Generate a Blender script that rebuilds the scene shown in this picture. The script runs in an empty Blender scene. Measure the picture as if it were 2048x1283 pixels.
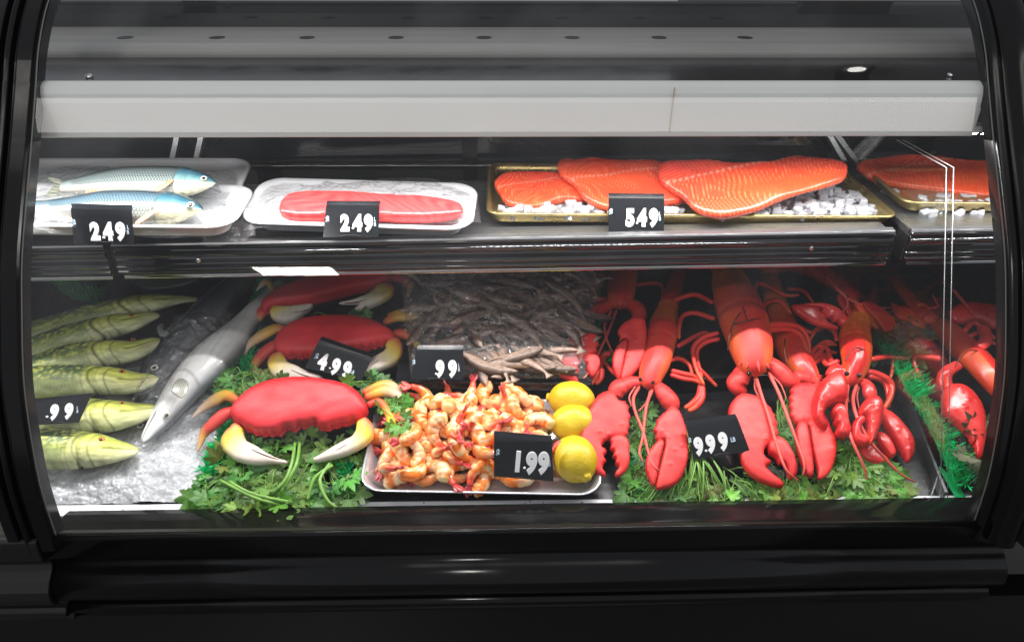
import bpy, bmesh, math, random
import numpy as np
from mathutils import Vector, Matrix
random.seed(7); RS = np.random.RandomState(7)
R = math.radians
sc = bpy.context.scene
C = sc.collection
# ------------------------------------------------------------ camera, world, light
F = 1500.0; PITCH = R(31); YAW = 0.022; ROLL = 0.005; CZ = 1.45
CO = np.array([0, 0, CZ])
fw = np.array([math.sin(YAW)*math.cos(PITCH), math.cos(YAW)*math.cos(PITCH), -math.sin(PITCH)])
rt = np.cross(fw, [0, 0, 1]); rt /= np.linalg.norm(rt); up = np.cross(rt, fw)
_c, _s = math.cos(ROLL), math.sin(ROLL)
rt, up = rt*_c + up*_s, -rt*_s + up*_c
cam = bpy.data.cameras.new('camera'); camo = bpy.data.objects.new('camera', cam); C.objects.link(camo)
cam.sensor_width = 36; cam.lens = 36*F/2048; cam.clip_start = .02; cam.clip_end = 100
Mx = Matrix(((rt[0], up[0], -fw[0], 0), (rt[1], up[1], -fw[1], 0), (rt[2], up[2], -fw[2], CZ), (0, 0, 0, 1)))
camo.matrix_world = Mx
sc.camera = camo
w = bpy.data.worlds.new('World'); sc.world = w; w.use_nodes = True
w.node_tree.nodes['Background'].inputs[0].default_value = (.9, .93, 1, 1)
w.node_tree.nodes['Background'].inputs[1].default_value = .46
sc.view_settings.view_transform = 'Standard'; sc.view_settings.look = 'None'
sc.view_settings.exposure = 0; sc.view_settings.gamma = 1
try:
    sc.cycles.transparent_max_bounces = 24; sc.cycles.max_bounces = 10; sc.cycles.transmission_bounces = 8
    sc.cycles.caustics_reflective = False; sc.cycles.caustics_refractive = False
    sc.cycles.sample_clamp_indirect = 4; sc.cycles.use_light_tree = True
except Exception: pass
LED_STRENGTH = 640.0
BAR_FILL = 7.0
def area_lamp(name, loc, sx, sy, power, col, tgt):
    l = bpy.data.lights.new(name, 'AREA'); l.shape = 'RECTANGLE'; l.size = sx; l.size_y = sy; l.energy = power; l.color = col
    o = bpy.data.objects.new(name, l); C.objects.link(o); o.location = loc
    d = Vector(tgt) - Vector(loc); o.rotation_euler = d.to_track_quat('-Z', 'Y').to_euler(); return o
area_lamp('bar_fill_light', (.05, .103, 2.75), 3.4, .10, BAR_FILL, (1, .95, .9), (.05, 1.0, 1.1))  # added fill with no real fixture; its glass reflection brightens the white bar

# ------------------------------------------------------------ photo-ray helpers
def ray(px, py): return fw + rt*((px-1024)/F) + up*((641.5-py)/F)
def at(px, py, axis, val):
    d = ray(px, py); return CO + d*((val-CO[axis])/d[axis])
def nrm(v): v = np.array(v, float); return v/np.linalg.norm(v)
class Plane:
    def __init__(s, P, N):
        s.P = np.array(P, float); s.N = nrm(N)
        s.U = nrm(np.array([1, 0, 0]) - s.N*s.N[0]); s.V = np.cross(s.N, s.U)
    def hit(s, px, py, h=0):
        d = ray(px, py); return CO + d*(((s.P+s.N*h-CO)@s.N)/(d@s.N))
    def uv(s, px, py, h=0):
        q = s.hit(px, py, h)-s.P; return np.array([q@s.U, q@s.V])
    def w(s, u, v, h=0): return s.P + s.U*u + s.V*v + s.N*h
    def tilted(s, px, py, h, ax=0., ay=0.):
        P = s.hit(px, py, h); N = s.N
        N = N*math.cos(ax) - s.V*math.sin(ax); N = nrm(N + s.U*math.tan(ay))
        return Plane(P, N)
DA = R(8.6)
DECK = Plane((0, .79, .645), (0, -math.sin(DA), math.cos(DA)))
SHZ = .968
SHELF = Plane((0, 1.04, SHZ), (0.012, 0, 1))
def Z7(*p): return [(1080+x/2.5154, 530+y/2.5154) + tuple(r) for x, y, *r in p]
def Z8(*p): return [(1400+x/2.5154, 530+y/2.5154) + tuple(r) for x, y, *r in p]
def Z5(*p): return [(370+x/2.4214, 530+y/2.4214) + tuple(r) for x, y, *r in p]
def Z4(*p): return [(x/2.291, 520+y/2.291) + tuple(r) for x, y, *r in p]
def Z1(*p): return [(x/2.9257, 260+y/2.9257) + tuple(r) for x, y, *r in p]      # 0..700, 260..620

# ------------------------------------------------------------ objects
def props(o, label=None, cat=None, group=None, kind=None):
    if label: o['label'] = label
    if cat: o['category'] = cat
    if group: o['group'] = group
    if kind: o['kind'] = kind
    return o
def thing(name, label, cat, loc=(0, 0, 0), group=None):
    o = bpy.data.objects.new(name, None); C.objects.link(o); o.location = [float(a) for a in loc]
    o.empty_display_size = .02
    return props(o, label, cat, group)
class MB:
    def __init__(s): s.v = []; s.f = []; s.c = []; s.n = 0; s.hascol = False
    def add(s, V, Fc, col=None):
        V = np.asarray(V, float).reshape(-1, 3)
        s.v.append(V); b = s.n
        s.f += [tuple(int(i)+b for i in f) for f in Fc]
        if col is None: cc = np.ones((len(V), 3))*.5
        else:
            s.hascol = True; cc = np.asarray(col, float)
            if cc.ndim == 1: cc = np.tile(cc, (len(V), 1))
        s.c.append(cc); s.n += len(V); return s
    def box(s, c, h, col=None, rot=None):
        V = np.array([[sx*h[0], sy*h[1], sz*h[2]] for sx in (-1, 1) for sy in (-1, 1) for sz in (-1, 1)], float)
        if rot is not None: V = V@np.array(rot).T
        return s.add(V+np.array(c), [(0, 1, 3, 2), (4, 6, 7, 5), (0, 4, 5, 1), (2, 3, 7, 6), (0, 2, 6, 4), (1, 5, 7, 3)], col)
    def build(s, name, mat, parent=None, smooth=True, bevel=0, label=None, tagv=None, origin=None, solid=0):
        V = np.concatenate(s.v)
        if parent is not None: V = V - np.array(world_loc(parent))
        elif origin is None:
            origin = np.array([V[:, 0].mean(), V[:, 1].mean(), V[:, 2].min()]); V = V-origin
        else: V = V-np.array(origin)
        me = bpy.data.meshes.new(name); me.from_pydata(V.tolist(), [], s.f); me.validate(); me.update()
        if s.hascol and len(me.vertices) == len(V):
            ca = me.color_attributes.new('Col', 'FLOAT_COLOR', 'POINT')
            cc = np.concatenate(s.c); cc = np.concatenate([np.clip(cc, 0, 1), np.ones((len(cc), 1))], 1)
            ca.data.foreach_set('color', cc.astype(np.float32).ravel())
        if smooth: me.polygons.foreach_set('use_smooth', [True]*len(me.polygons))
        o = bpy.data.objects.new(name, me); C.objects.link(o); me.materials.append(mat)
        if parent is not None: o.parent = parent
        else: o.location = origin
        if bevel:
            m = o.modifiers.new('b', 'BEVEL'); m.width = bevel; m.segments = 2; m.limit_method = 'ANGLE'; m.angle_limit = R(35)
            me.polygons.foreach_set('use_smooth', [False]*len(me.polygons))
        if solid:
            m = o.modifiers.new('s', 'SOLIDIFY'); m.thickness = solid; m.offset = 0
        if label: o['label'] = label
        if tagv: props(o, *tagv)
        return o
def world_loc(o):
    l = np.array(o.location)
    while o.parent: o = o.parent; l = l+np.array(o.location)
    return l
def copy_tree(o, parent=None, keep_label=True):
    c = o.copy(); C.objects.link(c); c.parent = parent
    for ch in list(o.children): copy_tree(ch, c)
    return c

def cr(P, n):
    """Catmull-Rom through rows of P"""
    P = np.asarray(P, float)
    if len(P) == 2: t = np.linspace(0, 1, n)[:, None]; return P[0]*(1-t)+P[1]*t
    Q = np.vstack([2*P[0]-P[1], P, 2*P[-1]-P[-2]])
    d = np.linalg.norm(np.diff(P[:, :3], axis=0), axis=1)+1e-9; s = np.concatenate([[0], np.cumsum(d)]); s /= s[-1]
    out = []
    for t in np.linspace(0, 1, n):
        i = min(np.searchsorted(s, t, side='right')-1, len(P)-2); u = (t-s[i])/(s[i+1]-s[i])
        p0, p1, p2, p3 = Q[i:i+4]
        out.append(.5*((2*p1)+(-p0+p2)*u+(2*p0-5*p1+4*p2-p3)*u*u+(-p0+3*p1-3*p2+p3)*u**3))
    return np.array(out)
def crc(P, k=4):
    P = np.asarray(P, float); n = len(P); out = []
    for i in range(n):
        p0, p1, p2, p3 = P[i-1], P[i], P[(i+1) % n], P[(i+2) % n]
        for j in range(k):
            u = j/k; out.append(.5*((2*p1)+(-p0+p2)*u+(2*p0-5*p1+4*p2-p3)*u*u+(-p0+3*p1-3*p2+p3)*u**3))
    return np.array(out)
def loft(mb, Cn, A, B, upv, nt=16, col=None, cap=True, shape=None):
    """rings of ellipse half widths A (side) and B (up) at centres Cn; col(t,q,k)->rgb; q = side coord, k = up coord"""
    Cn = np.asarray(Cn, float); n = len(Cn); T = np.gradient(Cn, axis=0); T /= np.linalg.norm(T, axis=1)[:, None]+1e-12
    U = np.tile(nrm(upv), (n, 1)); S = np.cross(T, U); S /= np.linalg.norm(S, axis=1)[:, None]+1e-12; U = np.cross(S, T)
    th = np.linspace(0, 2*math.pi, nt, endpoint=False); ct, st = np.cos(th), np.sin(th)
    A = np.broadcast_to(A, n); B = np.broadcast_to(B, n)
    V = Cn[:, None]+S[:, None]*(A[:, None]*ct)[..., None]+U[:, None]*(B[:, None]*st)[..., None]
    if shape is not None: V = V+shape(np.linspace(0, 1, n), th, S, U, A, B)
    Fc = [(i*nt+j, i*nt+(j+1) % nt, (i+1)*nt+(j+1) % nt, (i+1)*nt+j) for i in range(n-1) for j in range(nt)]
    if cap: Fc += [tuple(range(nt))[::-1], tuple((n-1)*nt+j for j in range(nt))]
    cc = None
    if col is not None:
        if callable(col):
            tt = np.repeat(np.linspace(0, 1, n), nt); qq = np.tile(ct, n); kk = np.tile(st, n); cc = col(tt, qq, kk)
        else: cc = col
    mb.add(V.reshape(-1, 3), Fc, cc); return mb
def tube(mb, P, r, nt=8, col=None, n=None, upv=(0, -.15, 1)):
    P = np.asarray(P, float); n = n or max(6, 6*len(P))
    if np.ndim(r) == 0: r = [r]*len(P)
    Q = cr(np.hstack([P, np.asarray(r, float)[:, None]]), n)
    rr = np.maximum(Q[:, 3], 1e-4)
    # rounded ends
    return loft(mb, Q[:, :3], rr, rr, upv, nt, col)
def limb(mb, pl, pts, scale=1, nt=10, col=None, flat=1., n=None):
    """pts: (px,py,h,r) photograph point at height h over plane, radius r metres"""
    P = np.array([list(pl.hit(p[0], p[1], p[2]))+[p[3]*scale] for p in pts])
    n = n or 7*len(P); Q = cr(P, n); rr = np.maximum(Q[:, 3], 2e-4)
    rr = rr.copy(); rr[0] *= .55; rr[-1] *= .55
    return loft(mb, Q[:, :3], rr, rr*flat, pl.N, nt, col)
def seg_dist(G, P):
    best = np.full(len(G), 1e9); near = np.zeros((len(G), 2))
    A = P; Bp = np.roll(P, -1, 0)
    for a, b in zip(A, Bp):
        ab = b-a; L = ab@ab+1e-16; t = np.clip(((G-a)@ab)/L, 0, 1); q = a+t[:, None]*ab; d = np.hypot(*(G-q).T)
        m = d < best; best[m] = d[m]; near[m] = q[m]
    return best, near
def inside(G, P):
    x, y = G.T; c = np.zeros(len(G), bool); A = P; Bp = np.roll(P, -1, 0)
    for (x0, y0), (x1, y1) in zip(A, Bp):
        if y0 == y1: continue
        m = ((y0 > y) != (y1 > y)) & (x < (x1-x0)*(y-y0)/(y1-y0)+x0); c ^= m
    return c
def inflate(mb, pl, out, H, Hb=None, res=.0022, col=None, sat=0., h0=0, k=4, bump=None, uvin=False):
    """pillow an outline (photo points or uv) lying in plane pl, top height H, bottom depth Hb"""
    Hb = H*.5 if Hb is None else Hb
    P = np.array([pl.uv(p[0], p[1], h0) for p in out]) if not uvin else np.array(out, float)
    P = crc(P, k) if k > 1 else P
    mn, mx = P.min(0)-res*1.5, P.max(0)+res*1.5
    nx, ny = int((mx[0]-mn[0])/res)+2, int((mx[1]-mn[1])/res)+2
    gx, gy = np.meshgrid(mn[0]+np.arange(nx)*res, mn[1]+np.arange(ny)*res, indexing='ij')
    G = np.stack([gx.ravel(), gy.ravel()], 1); ins = inside(G, P).reshape(nx, ny)
    phi = np.zeros((nx, ny)); it = int(min(500, max(nx, ny)*5))
    for _ in range(it):
        m = .25*(np.roll(phi, 1, 0)+np.roll(phi, -1, 0)+np.roll(phi, 1, 1)+np.roll(phi, -1, 1))+1
        phi = np.where(ins, m, 0)
    phi /= phi.max()+1e-9; h = np.sqrt(phi)
    if sat: h = np.tanh(h*sat)/math.tanh(sat)
    cell = ins[:-1, :-1] | ins[1:, :-1] | ins[:-1, 1:] | ins[1:, 1:]
    need = np.zeros((nx, ny), bool)
    for a in (0, 1):
        for b in (0, 1): need[a:nx-1+a, b:ny-1+b] |= cell
    G2 = G.reshape(nx, ny, 2).copy(); om = need & ~ins
    _, near = seg_dist(G2[om], P); G2[om] = near
    it_ = np.full((nx, ny), -1); ib = np.full((nx, ny), -1)
    idx = np.argwhere(need); it_[need] = np.arange(len(idx)); nb = len(idx)
    ib[:] = it_; ni = int(ins.sum()); ib[ins] = nb+np.arange(ni)
    uvt = G2[need]; ht = h[need]; uvb = G2[ins]; hb = h[ins]
    zt = ht*H
    if bump is not None: zt = zt+bump(uvt[:, 0], uvt[:, 1])*np.minimum(1, ht*2)
    zb = -hb*Hb
    uv = np.vstack([uvt, uvb]); z = np.concatenate([zt, zb])+h0
    V = pl.P+uv[:, :1]*pl.U+uv[:, 1:]*pl.V+z[:, None]*pl.N
    ci = np.argwhere(cell); Fc = []
    for i, j in ci:
        q = (it_[i, j], it_[i+1, j], it_[i+1, j+1], it_[i, j+1]); Fc.append(q)
        Fc.append((ib[i, j], ib[i, j+1], ib[i+1, j+1], ib[i+1, j]))
    cc = None
    if col is not None:
        if callable(col):
            lo, hi = P.min(0), P.max(0); s = (uv-lo)/(hi-lo); cc = col(s[:, 0], s[:, 1], np.concatenate([ht, hb]))
        else: cc = col
    mb.add(V, Fc, cc); return mb
def mixc(a, b, t): a, b = np.array(a, float), np.array(b, float); t = np.clip(np.asarray(t), 0, 1)[..., None]; return a*(1-t)+b*t
def ramp(t, stops):
    t = np.asarray(t, float); xs = [s[0] for s in stops]; cs = np.array([s[1] for s in stops], float)
    return np.stack([np.interp(t, xs, cs[:, i]) for i in range(3)], -1)
class Noise:
    def __init__(s, seed, n=10, f=1.):
        r = np.random.RandomState(seed); n = n+10; s.k = r.normal(0, f, (n, 2)); s.p = r.uniform(0, 6.28, n)
    def __call__(s, x, y): return sum(np.sin(a*x+b*y+p) for (a, b), p in zip(s.k, s.p))/math.sqrt(len(s.p))*1.25
sst = lambda a, b, x: (lambda t: t*t*(3-2*t))(np.clip((x-a)/(b-a), 0, 1))

# ------------------------------------------------------------ materials
def mat(name, col=(.5, .5, .5), rough=.5, metal=0, attr=False, bump=0, bs=80, var=0, vs=12, coat=0, sss=0, trans=0, spec=.5, ior=None,
        emit=0, col2=None, rvar=0, bdist=.002, transl=0, crough=.05, vdetail=4, stretch=None):
    m = bpy.data.materials.new(name); m.use_nodes = True; nt = m.node_tree; N = nt.nodes; L = nt.links; b = N['Principled BSDF']
    b.inputs['Roughness'].default_value = rough; b.inputs['Metallic'].default_value = metal
    b.inputs['Specular IOR Level'].default_value = spec; b.inputs['Coat Weight'].default_value = coat; b.inputs['Coat Roughness'].default_value = crough
    b.inputs['Base Color'].default_value = (*col, 1)
    if ior: b.inputs['IOR'].default_value = ior
    if trans: b.inputs['Transmission Weight'].default_value = trans
    if sss:
        b.inputs['Subsurface Weight'].default_value = sss; b.inputs['Subsurface Radius'].default_value = (1, .4, .25); b.inputs['Subsurface Scale'].default_value = .01
    if emit: b.inputs['Emission Color'].default_value = (*col, 1); b.inputs['Emission Strength'].default_value = emit
    tc = N.new('ShaderNodeTexCoord'); src = tc.outputs['Object']
    if stretch:
        mp = N.new('ShaderNodeMapping'); mp.inputs['Scale'].default_value = stretch; L.new(src, mp.inputs[0]); src = mp.outputs[0]
    cur = None
    if attr:
        a = N.new('ShaderNodeAttribute'); a.attribute_name = 'Col'; cur = a.outputs['Color']
    if var or col2:
        n = N.new('ShaderNodeTexNoise'); n.inputs['Scale'].default_value = vs; n.inputs['Detail'].default_value = vdetail; L.new(src, n.inputs['Vector'])
        if col2:
            mr = N.new('ShaderNodeMapRange'); mr.inputs[1].default_value = .4; mr.inputs[2].default_value = .62; L.new(n.outputs[0], mr.inputs[0])
            mx = N.new('ShaderNodeMix'); mx.data_type = 'RGBA'; L.new(mr.outputs[0], mx.inputs[0])
            if cur: L.new(cur, mx.inputs[6])
            else: mx.inputs[6].default_value = (*col, 1)
            mx.inputs[7].default_value = (*col2, 1); cur = mx.outputs[2]
        if var:
            mr = N.new('ShaderNodeMapRange'); mr.inputs[1].default_value = .25; mr.inputs[2].default_value = .75
            mr.inputs[3].default_value = 1-var; mr.inputs[4].default_value = 1+var; L.new(n.outputs[0], mr.inputs[0])
            vm = N.new('ShaderNodeVectorMath'); vm.operation = 'SCALE'
            if cur: L.new(cur, vm.inputs[0])
            else: vm.inputs[0].default_value = col
            L.new(mr.outputs[0], vm.inputs['Scale']); cur = vm.outputs[0]
    if cur: L.new(cur, b.inputs['Base Color'])
    if rvar:
        n = N.new('ShaderNodeTexNoise'); n.inputs['Scale'].default_value = 22; n.inputs['Detail'].default_value = 5; L.new(src, n.inputs['Vector'])
        mr = N.new('ShaderNodeMapRange'); mr.inputs[1].default_value = .3; mr.inputs[2].default_value = .7
        mr.inputs[3].default_value = max(0, rough-rvar); mr.inputs[4].default_value = rough+rvar; L.new(n.outputs[0], mr.inputs[0]); L.new(mr.outputs[0], b.inputs['Roughness'])
    if bump:
        n = N.new('ShaderNodeTexNoise'); n.inputs['Scale'].default_value = bs; n.inputs['Detail'].default_value = 5; L.new(src, n.inputs['Vector'])
        bp = N.new('ShaderNodeBump'); bp.inputs['Strength'].default_value = bump; bp.inputs['Distance'].default_value = bdist
        L.new(n.outputs[0], bp.inputs['Height']); L.new(bp.outputs[0], b.inputs['Normal'])
    if transl:
        t = N.new('ShaderNodeBsdfTranslucent'); ms = N.new('ShaderNodeMixShader'); ms.inputs[0].default_value = transl
        if cur: L.new(cur, t.inputs[0])
        else: t.inputs[0].default_value = (*col, 1)
        L.new(b.outputs[0], ms.inputs[1]); L.new(t.outputs[0], ms.inputs[2]); L.new(ms.outputs[0], N['Material Output'].inputs[0])
    return m
def film_mat(name, f0=.05, k=.6, rough=.08, tint=(1, 1, 1), bump=.6, bs=60, bdist=.004, milk=0., stretch=None):
    m = bpy.data.materials.new(name); m.use_nodes = True; nt = m.node_tree; N = nt.nodes; L = nt.links
    for n in list(N):
        if n.type == 'BSDF_PRINCIPLED': N.remove(n)
    lw = N.new('ShaderNodeLayerWeight'); lw.inputs[0].default_value = .5
    pw = N.new('ShaderNodeMath'); pw.operation = 'POWER'; pw.inputs[1].default_value = 4; L.new(lw.outputs['Facing'], pw.inputs[0])
    ml = N.new('ShaderNodeMath'); ml.operation = 'MULTIPLY_ADD'; ml.inputs[1].default_value = k; ml.inputs[2].default_value = f0; L.new(pw.outputs[0], ml.inputs[0])
    tr = N.new('ShaderNodeBsdfTransparent'); tr.inputs[0].default_value = (*tint, 1); gl = N.new('ShaderNodeBsdfGlossy'); gl.inputs['Roughness'].default_value = rough
    if bump:
        tc = N.new('ShaderNodeTexCoord'); src = tc.outputs['Object']
        if stretch:
            mp = N.new('ShaderNodeMapping'); mp.inputs['Scale'].default_value = stretch; L.new(src, mp.inputs[0]); src = mp.outputs[0]
        n = N.new('ShaderNodeTexNoise'); n.inputs['Scale'].default_value = bs; n.inputs['Detail'].default_value = 3; n.inputs['Distortion'].default_value = 1.5; L.new(src, n.inputs['Vector'])
        bp = N.new('ShaderNodeBump'); bp.inputs['Strength'].default_value = bump; bp.inputs['Distance'].default_value = bdist
        L.new(n.outputs[0], bp.inputs['Height']); L.new(bp.outputs[0], gl.inputs['Normal']); L.new(bp.outputs[0], lw.inputs['Normal'])
    ms = N.new('ShaderNodeMixShader'); L.new(ml.outputs[0], ms.inputs[0]); L.new(tr.outputs[0], ms.inputs[1]); L.new(gl.outputs[0], ms.inputs[2])
    out = ms.outputs[0]
    if milk == 'smear':
        df = N.new('ShaderNodeBsdfDiffuse'); df.inputs[0].default_value = (.9, .9, .92, 1); m2 = N.new('ShaderNodeMixShader'); tc = N.new('ShaderNodeTexCoord')
        a = N.new('ShaderNodeTexNoise'); a.inputs['Scale'].default_value = 3.2; a.inputs['Detail'].default_value = 6; a.inputs['Distortion'].default_value = 1.2; L.new(tc.outputs['Object'], a.inputs['Vector'])
        mr = N.new('ShaderNodeMapRange'); mr.inputs[1].default_value = .48; mr.inputs[2].default_value = .8; mr.inputs[3].default_value = .004; mr.inputs[4].default_value = .05; L.new(a.outputs[0], mr.inputs[0])
        L.new(mr.outputs[0], m2.inputs[0]); L.new(out, m2.inputs[1]); L.new(df.outputs[0], m2.inputs[2]); out = m2.outputs[0]
    elif milk:
        df = N.new('ShaderNodeBsdfDiffuse'); df.inputs[0].default_value = (.9, .9, .92, 1); m2 = N.new('ShaderNodeMixShader'); m2.inputs[0].default_value = milk
        L.new(out, m2.inputs[1]); L.new(df.outputs[0], m2.inputs[2]); out = m2.outputs[0]
    L.new(out, N['Material Output'].inputs[0]); return m
BLACK = mat('black_gloss', (.005, .005, .005), .16, spec=.28, rvar=.05)
BLACKP = mat('black_powder_coat', (.012, .011, .010), .38, spec=.35, bump=.15, bs=400, bdist=.0005)
MIRROR = mat('dark_mirror', (.012, .013, .014), .03, spec=.9, rvar=.01)
DARKMET = mat('dark_metal', (.03, .03, .032), .35, .6)
STEEL = mat('brushed_steel', (.42, .42, .43), .32, .9, bump=.15, bs=30, stretch=(1, 40, 40), rvar=.08)
SHEETM = mat('grey_sheet', (.32, .31, .295), .45, spec=.4, var=.12, vs=4, bump=.08, bs=200, bdist=.0006, stretch=(1, 12, 1))
WHITEP = mat('white_enamel', (.8, .8, .78), .33, spec=.5, var=.03, vs=6)
CHROME = mat('chrome', (.75, .75, .75), .12, 1)
GOLD = mat('gold_anodised', (.47, .36, .15), .33, .85, var=.12, vs=40, bump=.35, bs=160, bdist=.0006, rvar=.1)
FOAM = mat('white_foam', (.55, .56, .58), .5, bump=.2, bs=300, bdist=.0005, sss=.1)
GLASS = film_mat('clear_glass', .035, .75, .0, (.975, .985, .98), 0, milk='smear')
ACRYL = film_mat('clear_acrylic', .05, .8, .02, (.96, .975, .97), 0)
ACEDGE = mat('acrylic_edge', (.45, .48, .48), .12, trans=.6, ior=1.49)
CLING = film_mat('cling_film', .07, .8, .12, (.99, .99, .99), .9, 38, .01, .035, (1, 1, 1))
BAGF = film_mat('clear_bag_film', .13, .9, .12, (.97, .97, .98), 1., 45, .012, .03)
LED = mat('led_light', (1, .98, .97), .5, emit=LED_STRENGTH)
CEIL = mat('ceiling_lamp_light', (1, .97, .93), .5, emit=60)
TAGM = mat('tag_black', (.008, .009, .011), .12, spec=.5, rvar=.03)
TXT = mat('white_digit', (.86, .86, .86), .4)
TXTB = mat('pale_blue_print', (.55, .7, .82), .4)
RUBRED = mat('painted_rubber_red', attr=True, rough=.48, var=.14, vs=11, bump=.3, bs=190, bdist=.0009, spec=.45, rvar=.08)
GLOSSRED = mat('varnished_red', attr=True, rough=.3, var=.2, vs=14, bump=.3, bs=110, bdist=.001, spec=.4, coat=.15, crough=.15, rvar=.08)
FISHM = mat('painted_fish', attr=True, rough=.42, var=.08, vs=30, bump=.15, bs=200, bdist=.0006)
FISHG = mat('glossy_fish', attr=True, rough=.25, var=.06, vs=30, bump=.1, bs=200, bdist=.0006, coat=.3)
DRYF = mat('dried_fish', attr=True, rough=.4, var=.25, vs=60, bump=.2, bs=200, bdist=.0008)
SHR = mat('painted_shrimp', attr=True, rough=.25, var=.15, vs=70, bump=.35, bs=240, bdist=.0008, sss=.1, coat=.25)
SALM = None
LEAF = mat('parsley_leaf', attr=True, rough=.42, transl=.3, var=.15, vs=60, bump=.25, bs=160, bdist=.001)
STEM = mat('parsley_stem', (.15, .31, .05), .4, sss=.1, var=.2, vs=20)
TURF = mat('green_plastic', (.01, .60, .19), .28, transl=.35, var=.15, vs=40)
LEMON = mat('lemon_skin', (.64, .46, .015), .38, bump=.5, bs=230, bdist=.0012, sss=.08, var=.06, vs=12)
EYEW = mat('eye_white', (.7, .68, .6), .15); EYEB = mat('eye_black', (.01, .01, .01), .08)
ICE = mat('acrylic_ice', (.93, .93, .985), .05, trans=.4, ior=1.33, bump=.25, bs=60, bdist=.002, spec=.8)
LAMPS = mat('small_lamp_light', (1, .97, .93), .5, emit=25)
# ------------------------------------------------------------ the case
XL, XR = -.597, .653
GP = np.array([(1.128,1.295),(1.07,1.245),(1.03,1.195),(.985,1.138),(.94,1.083),(.89,1.02),(.855,.965),(.81,.885),(.785,.82),(.765,.75),(.757,.70),(.753,.655)])
GP = np.stack([GP[:, 0]*.968, CZ-(CZ-GP[:, 1])*.968], 1)
GP = np.vstack([[1.26, 1.375], [1.17, 1.34], GP, [.727, .66]])
GS = cr(np.hstack([GP, np.zeros((len(GP), 1))]), 64)[:, :2]
GT = np.gradient(GS, axis=0); GT /= np.linalg.norm(GT, axis=1)[:, None]; GN = np.stack([GT[:, 1], -GT[:, 0]], 1)   # outward (towards -y, +z)
GN[GN[:, 0] > 0] *= -1
def prof_sweep(mb, cs, x0, closed=False):
    """cs: (dx, outward) cross section swept along the glass profile"""
    n = len(GS); k = len(cs)
    V = [[x0+dx, GS[i, 0]+GN[i, 0]*o, GS[i, 1]+GN[i, 1]*o] for i in range(n) for dx, o in cs]
    Fc = [(i*k+j, i*k+j+1, (i+1)*k+j+1, (i+1)*k+j) for i in range(n-1) for j in range(k-1)]
    if closed: Fc += [(i*k+k-1, i*k, (i+1)*k, (i+1)*k+k-1) for i in range(n-1)]
    return mb.add(V, Fc)
def extrude_x(mb, prof, x0, x1, z0=0, z1=0, n=2, cap=True):
    k = len(prof); V = []
    for i in range(n):
        t = i/(n-1)
        V += [[x0+(x1-x0)*t, y, z+z0+(z1-z0)*t] for y, z in prof]
    Fc = [(i*k+j, i*k+(j+1) % k, (i+1)*k+(j+1) % k, (i+1)*k+j) for i in range(n-1) for j in range(k)]
    if cap: Fc += [tuple(range(k))[::-1], tuple((n-1)*k+j for j in range(k))]
    return mb.add(V, Fc)
def smoothp(P, n=4): return crc(np.hstack([np.array(P), np.zeros((len(P), 1))]), n)[:, :2]
case = thing('display_case', 'black refrigerated seafood display case with curved glass front', 'display case', (0, 1, 0))
# glass panes
for nm, x0, x1, lab in (('glass_pane', XL+.001, XR-.001, None), ('glass_pane', -1.3, XL-.06, 'neighbouring curved glass pane at the left edge')):
    g = MB(); prof_sweep(g, [(0, 0), (x1-x0, 0)], x0)
    g.build(nm, GLASS, case, label=lab)
# pale polished edge of the glass seen along each post
for x in (XL+.0012, XR-.0012):
    g = MB(); prof_sweep(g, [(-.001, .001), (.001, .001)], x); g.build('glass_edge', mat('glass_edge_grey', (.2, .21, .2), .3), case)
p = MB(); prof_sweep(p, [(0, -.02), (0, .004), (-.002, .008), (-.02, .009), (-.022, .003), (-.026, .003), (-.028, .011), (-.032, .014), (-.036, .011), (-.038, .004), (-.04, .004), (-.043, .012), (-.058, .011), (-.06, .004), (-.06, -.02)], XL)
p.build('side_post', BLACK, case, smooth=False, bevel=.001)
p = MB(); prof_sweep(p, [(0, -.02), (0, .004), (.002, .008), (.014, .009), (.016, .003), (.02, .003), (.023, .018), (.028, .024), (.036, .026), (.046, .025), (.052, .02), (.056, .008), (.06, .008), (.062, .03), (.09, .032), (.1, .022), (.16, .02), (.165, -.06)], XR)
p.build('side_post', BLACK, case, smooth=True)
# lower rails
RAIL = [(.80, .655), (.745, .670), (.728, .686), (.722, .684), (.7205, .676), (.7195, .652), (.722, .646), (.731, .643), (.733, .632), (.728, .624), (.716, .616), (.706, .604), (.703, .592), (.706, .580), (.714, .572), (.728, .569),
        (.733, .563), (.732, .554), (.724, .551), (.719, .546), (.718, .540), (.722, .5345), (.732, .533), (.734, .528), (.730, .524), (.729, .518), (.742, .514), (.80, .514)]
RAILS = [tuple(q) for q in smoothp(RAIL, 5)]
m = MB(); extrude_x(m, RAILS, XL-.018, XR+.06, -.004, .004, n=2); r = m.build('bumper_rail', BLACK, case, smooth=True)
m = MB(); extrude_x(m, [(y-.006, z+.002) for y, z in RAIL], -1.4, XL-.0205, -.01, -.006); m.build('bumper_rail', BLACKP, case, smooth=False, bevel=.0015, label='left bumper rail past the seam')
m = MB(); m.box((-.3, .765, .25), (1.2, .02, .262)); m.build('kick_panel', mat('kick_gloss', (.008, .007, .007), .09, spec=.5), case, smooth=False)
# inner glass channel
m = MB(); extrude_x(m, [(.733, .680), (.744, .674), (.748, .668), (.750, .655), (.733, .655)], XL, XR+.02); m.build('glass_channel', BLACKP, case, smooth=False, bevel=.001)
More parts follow.
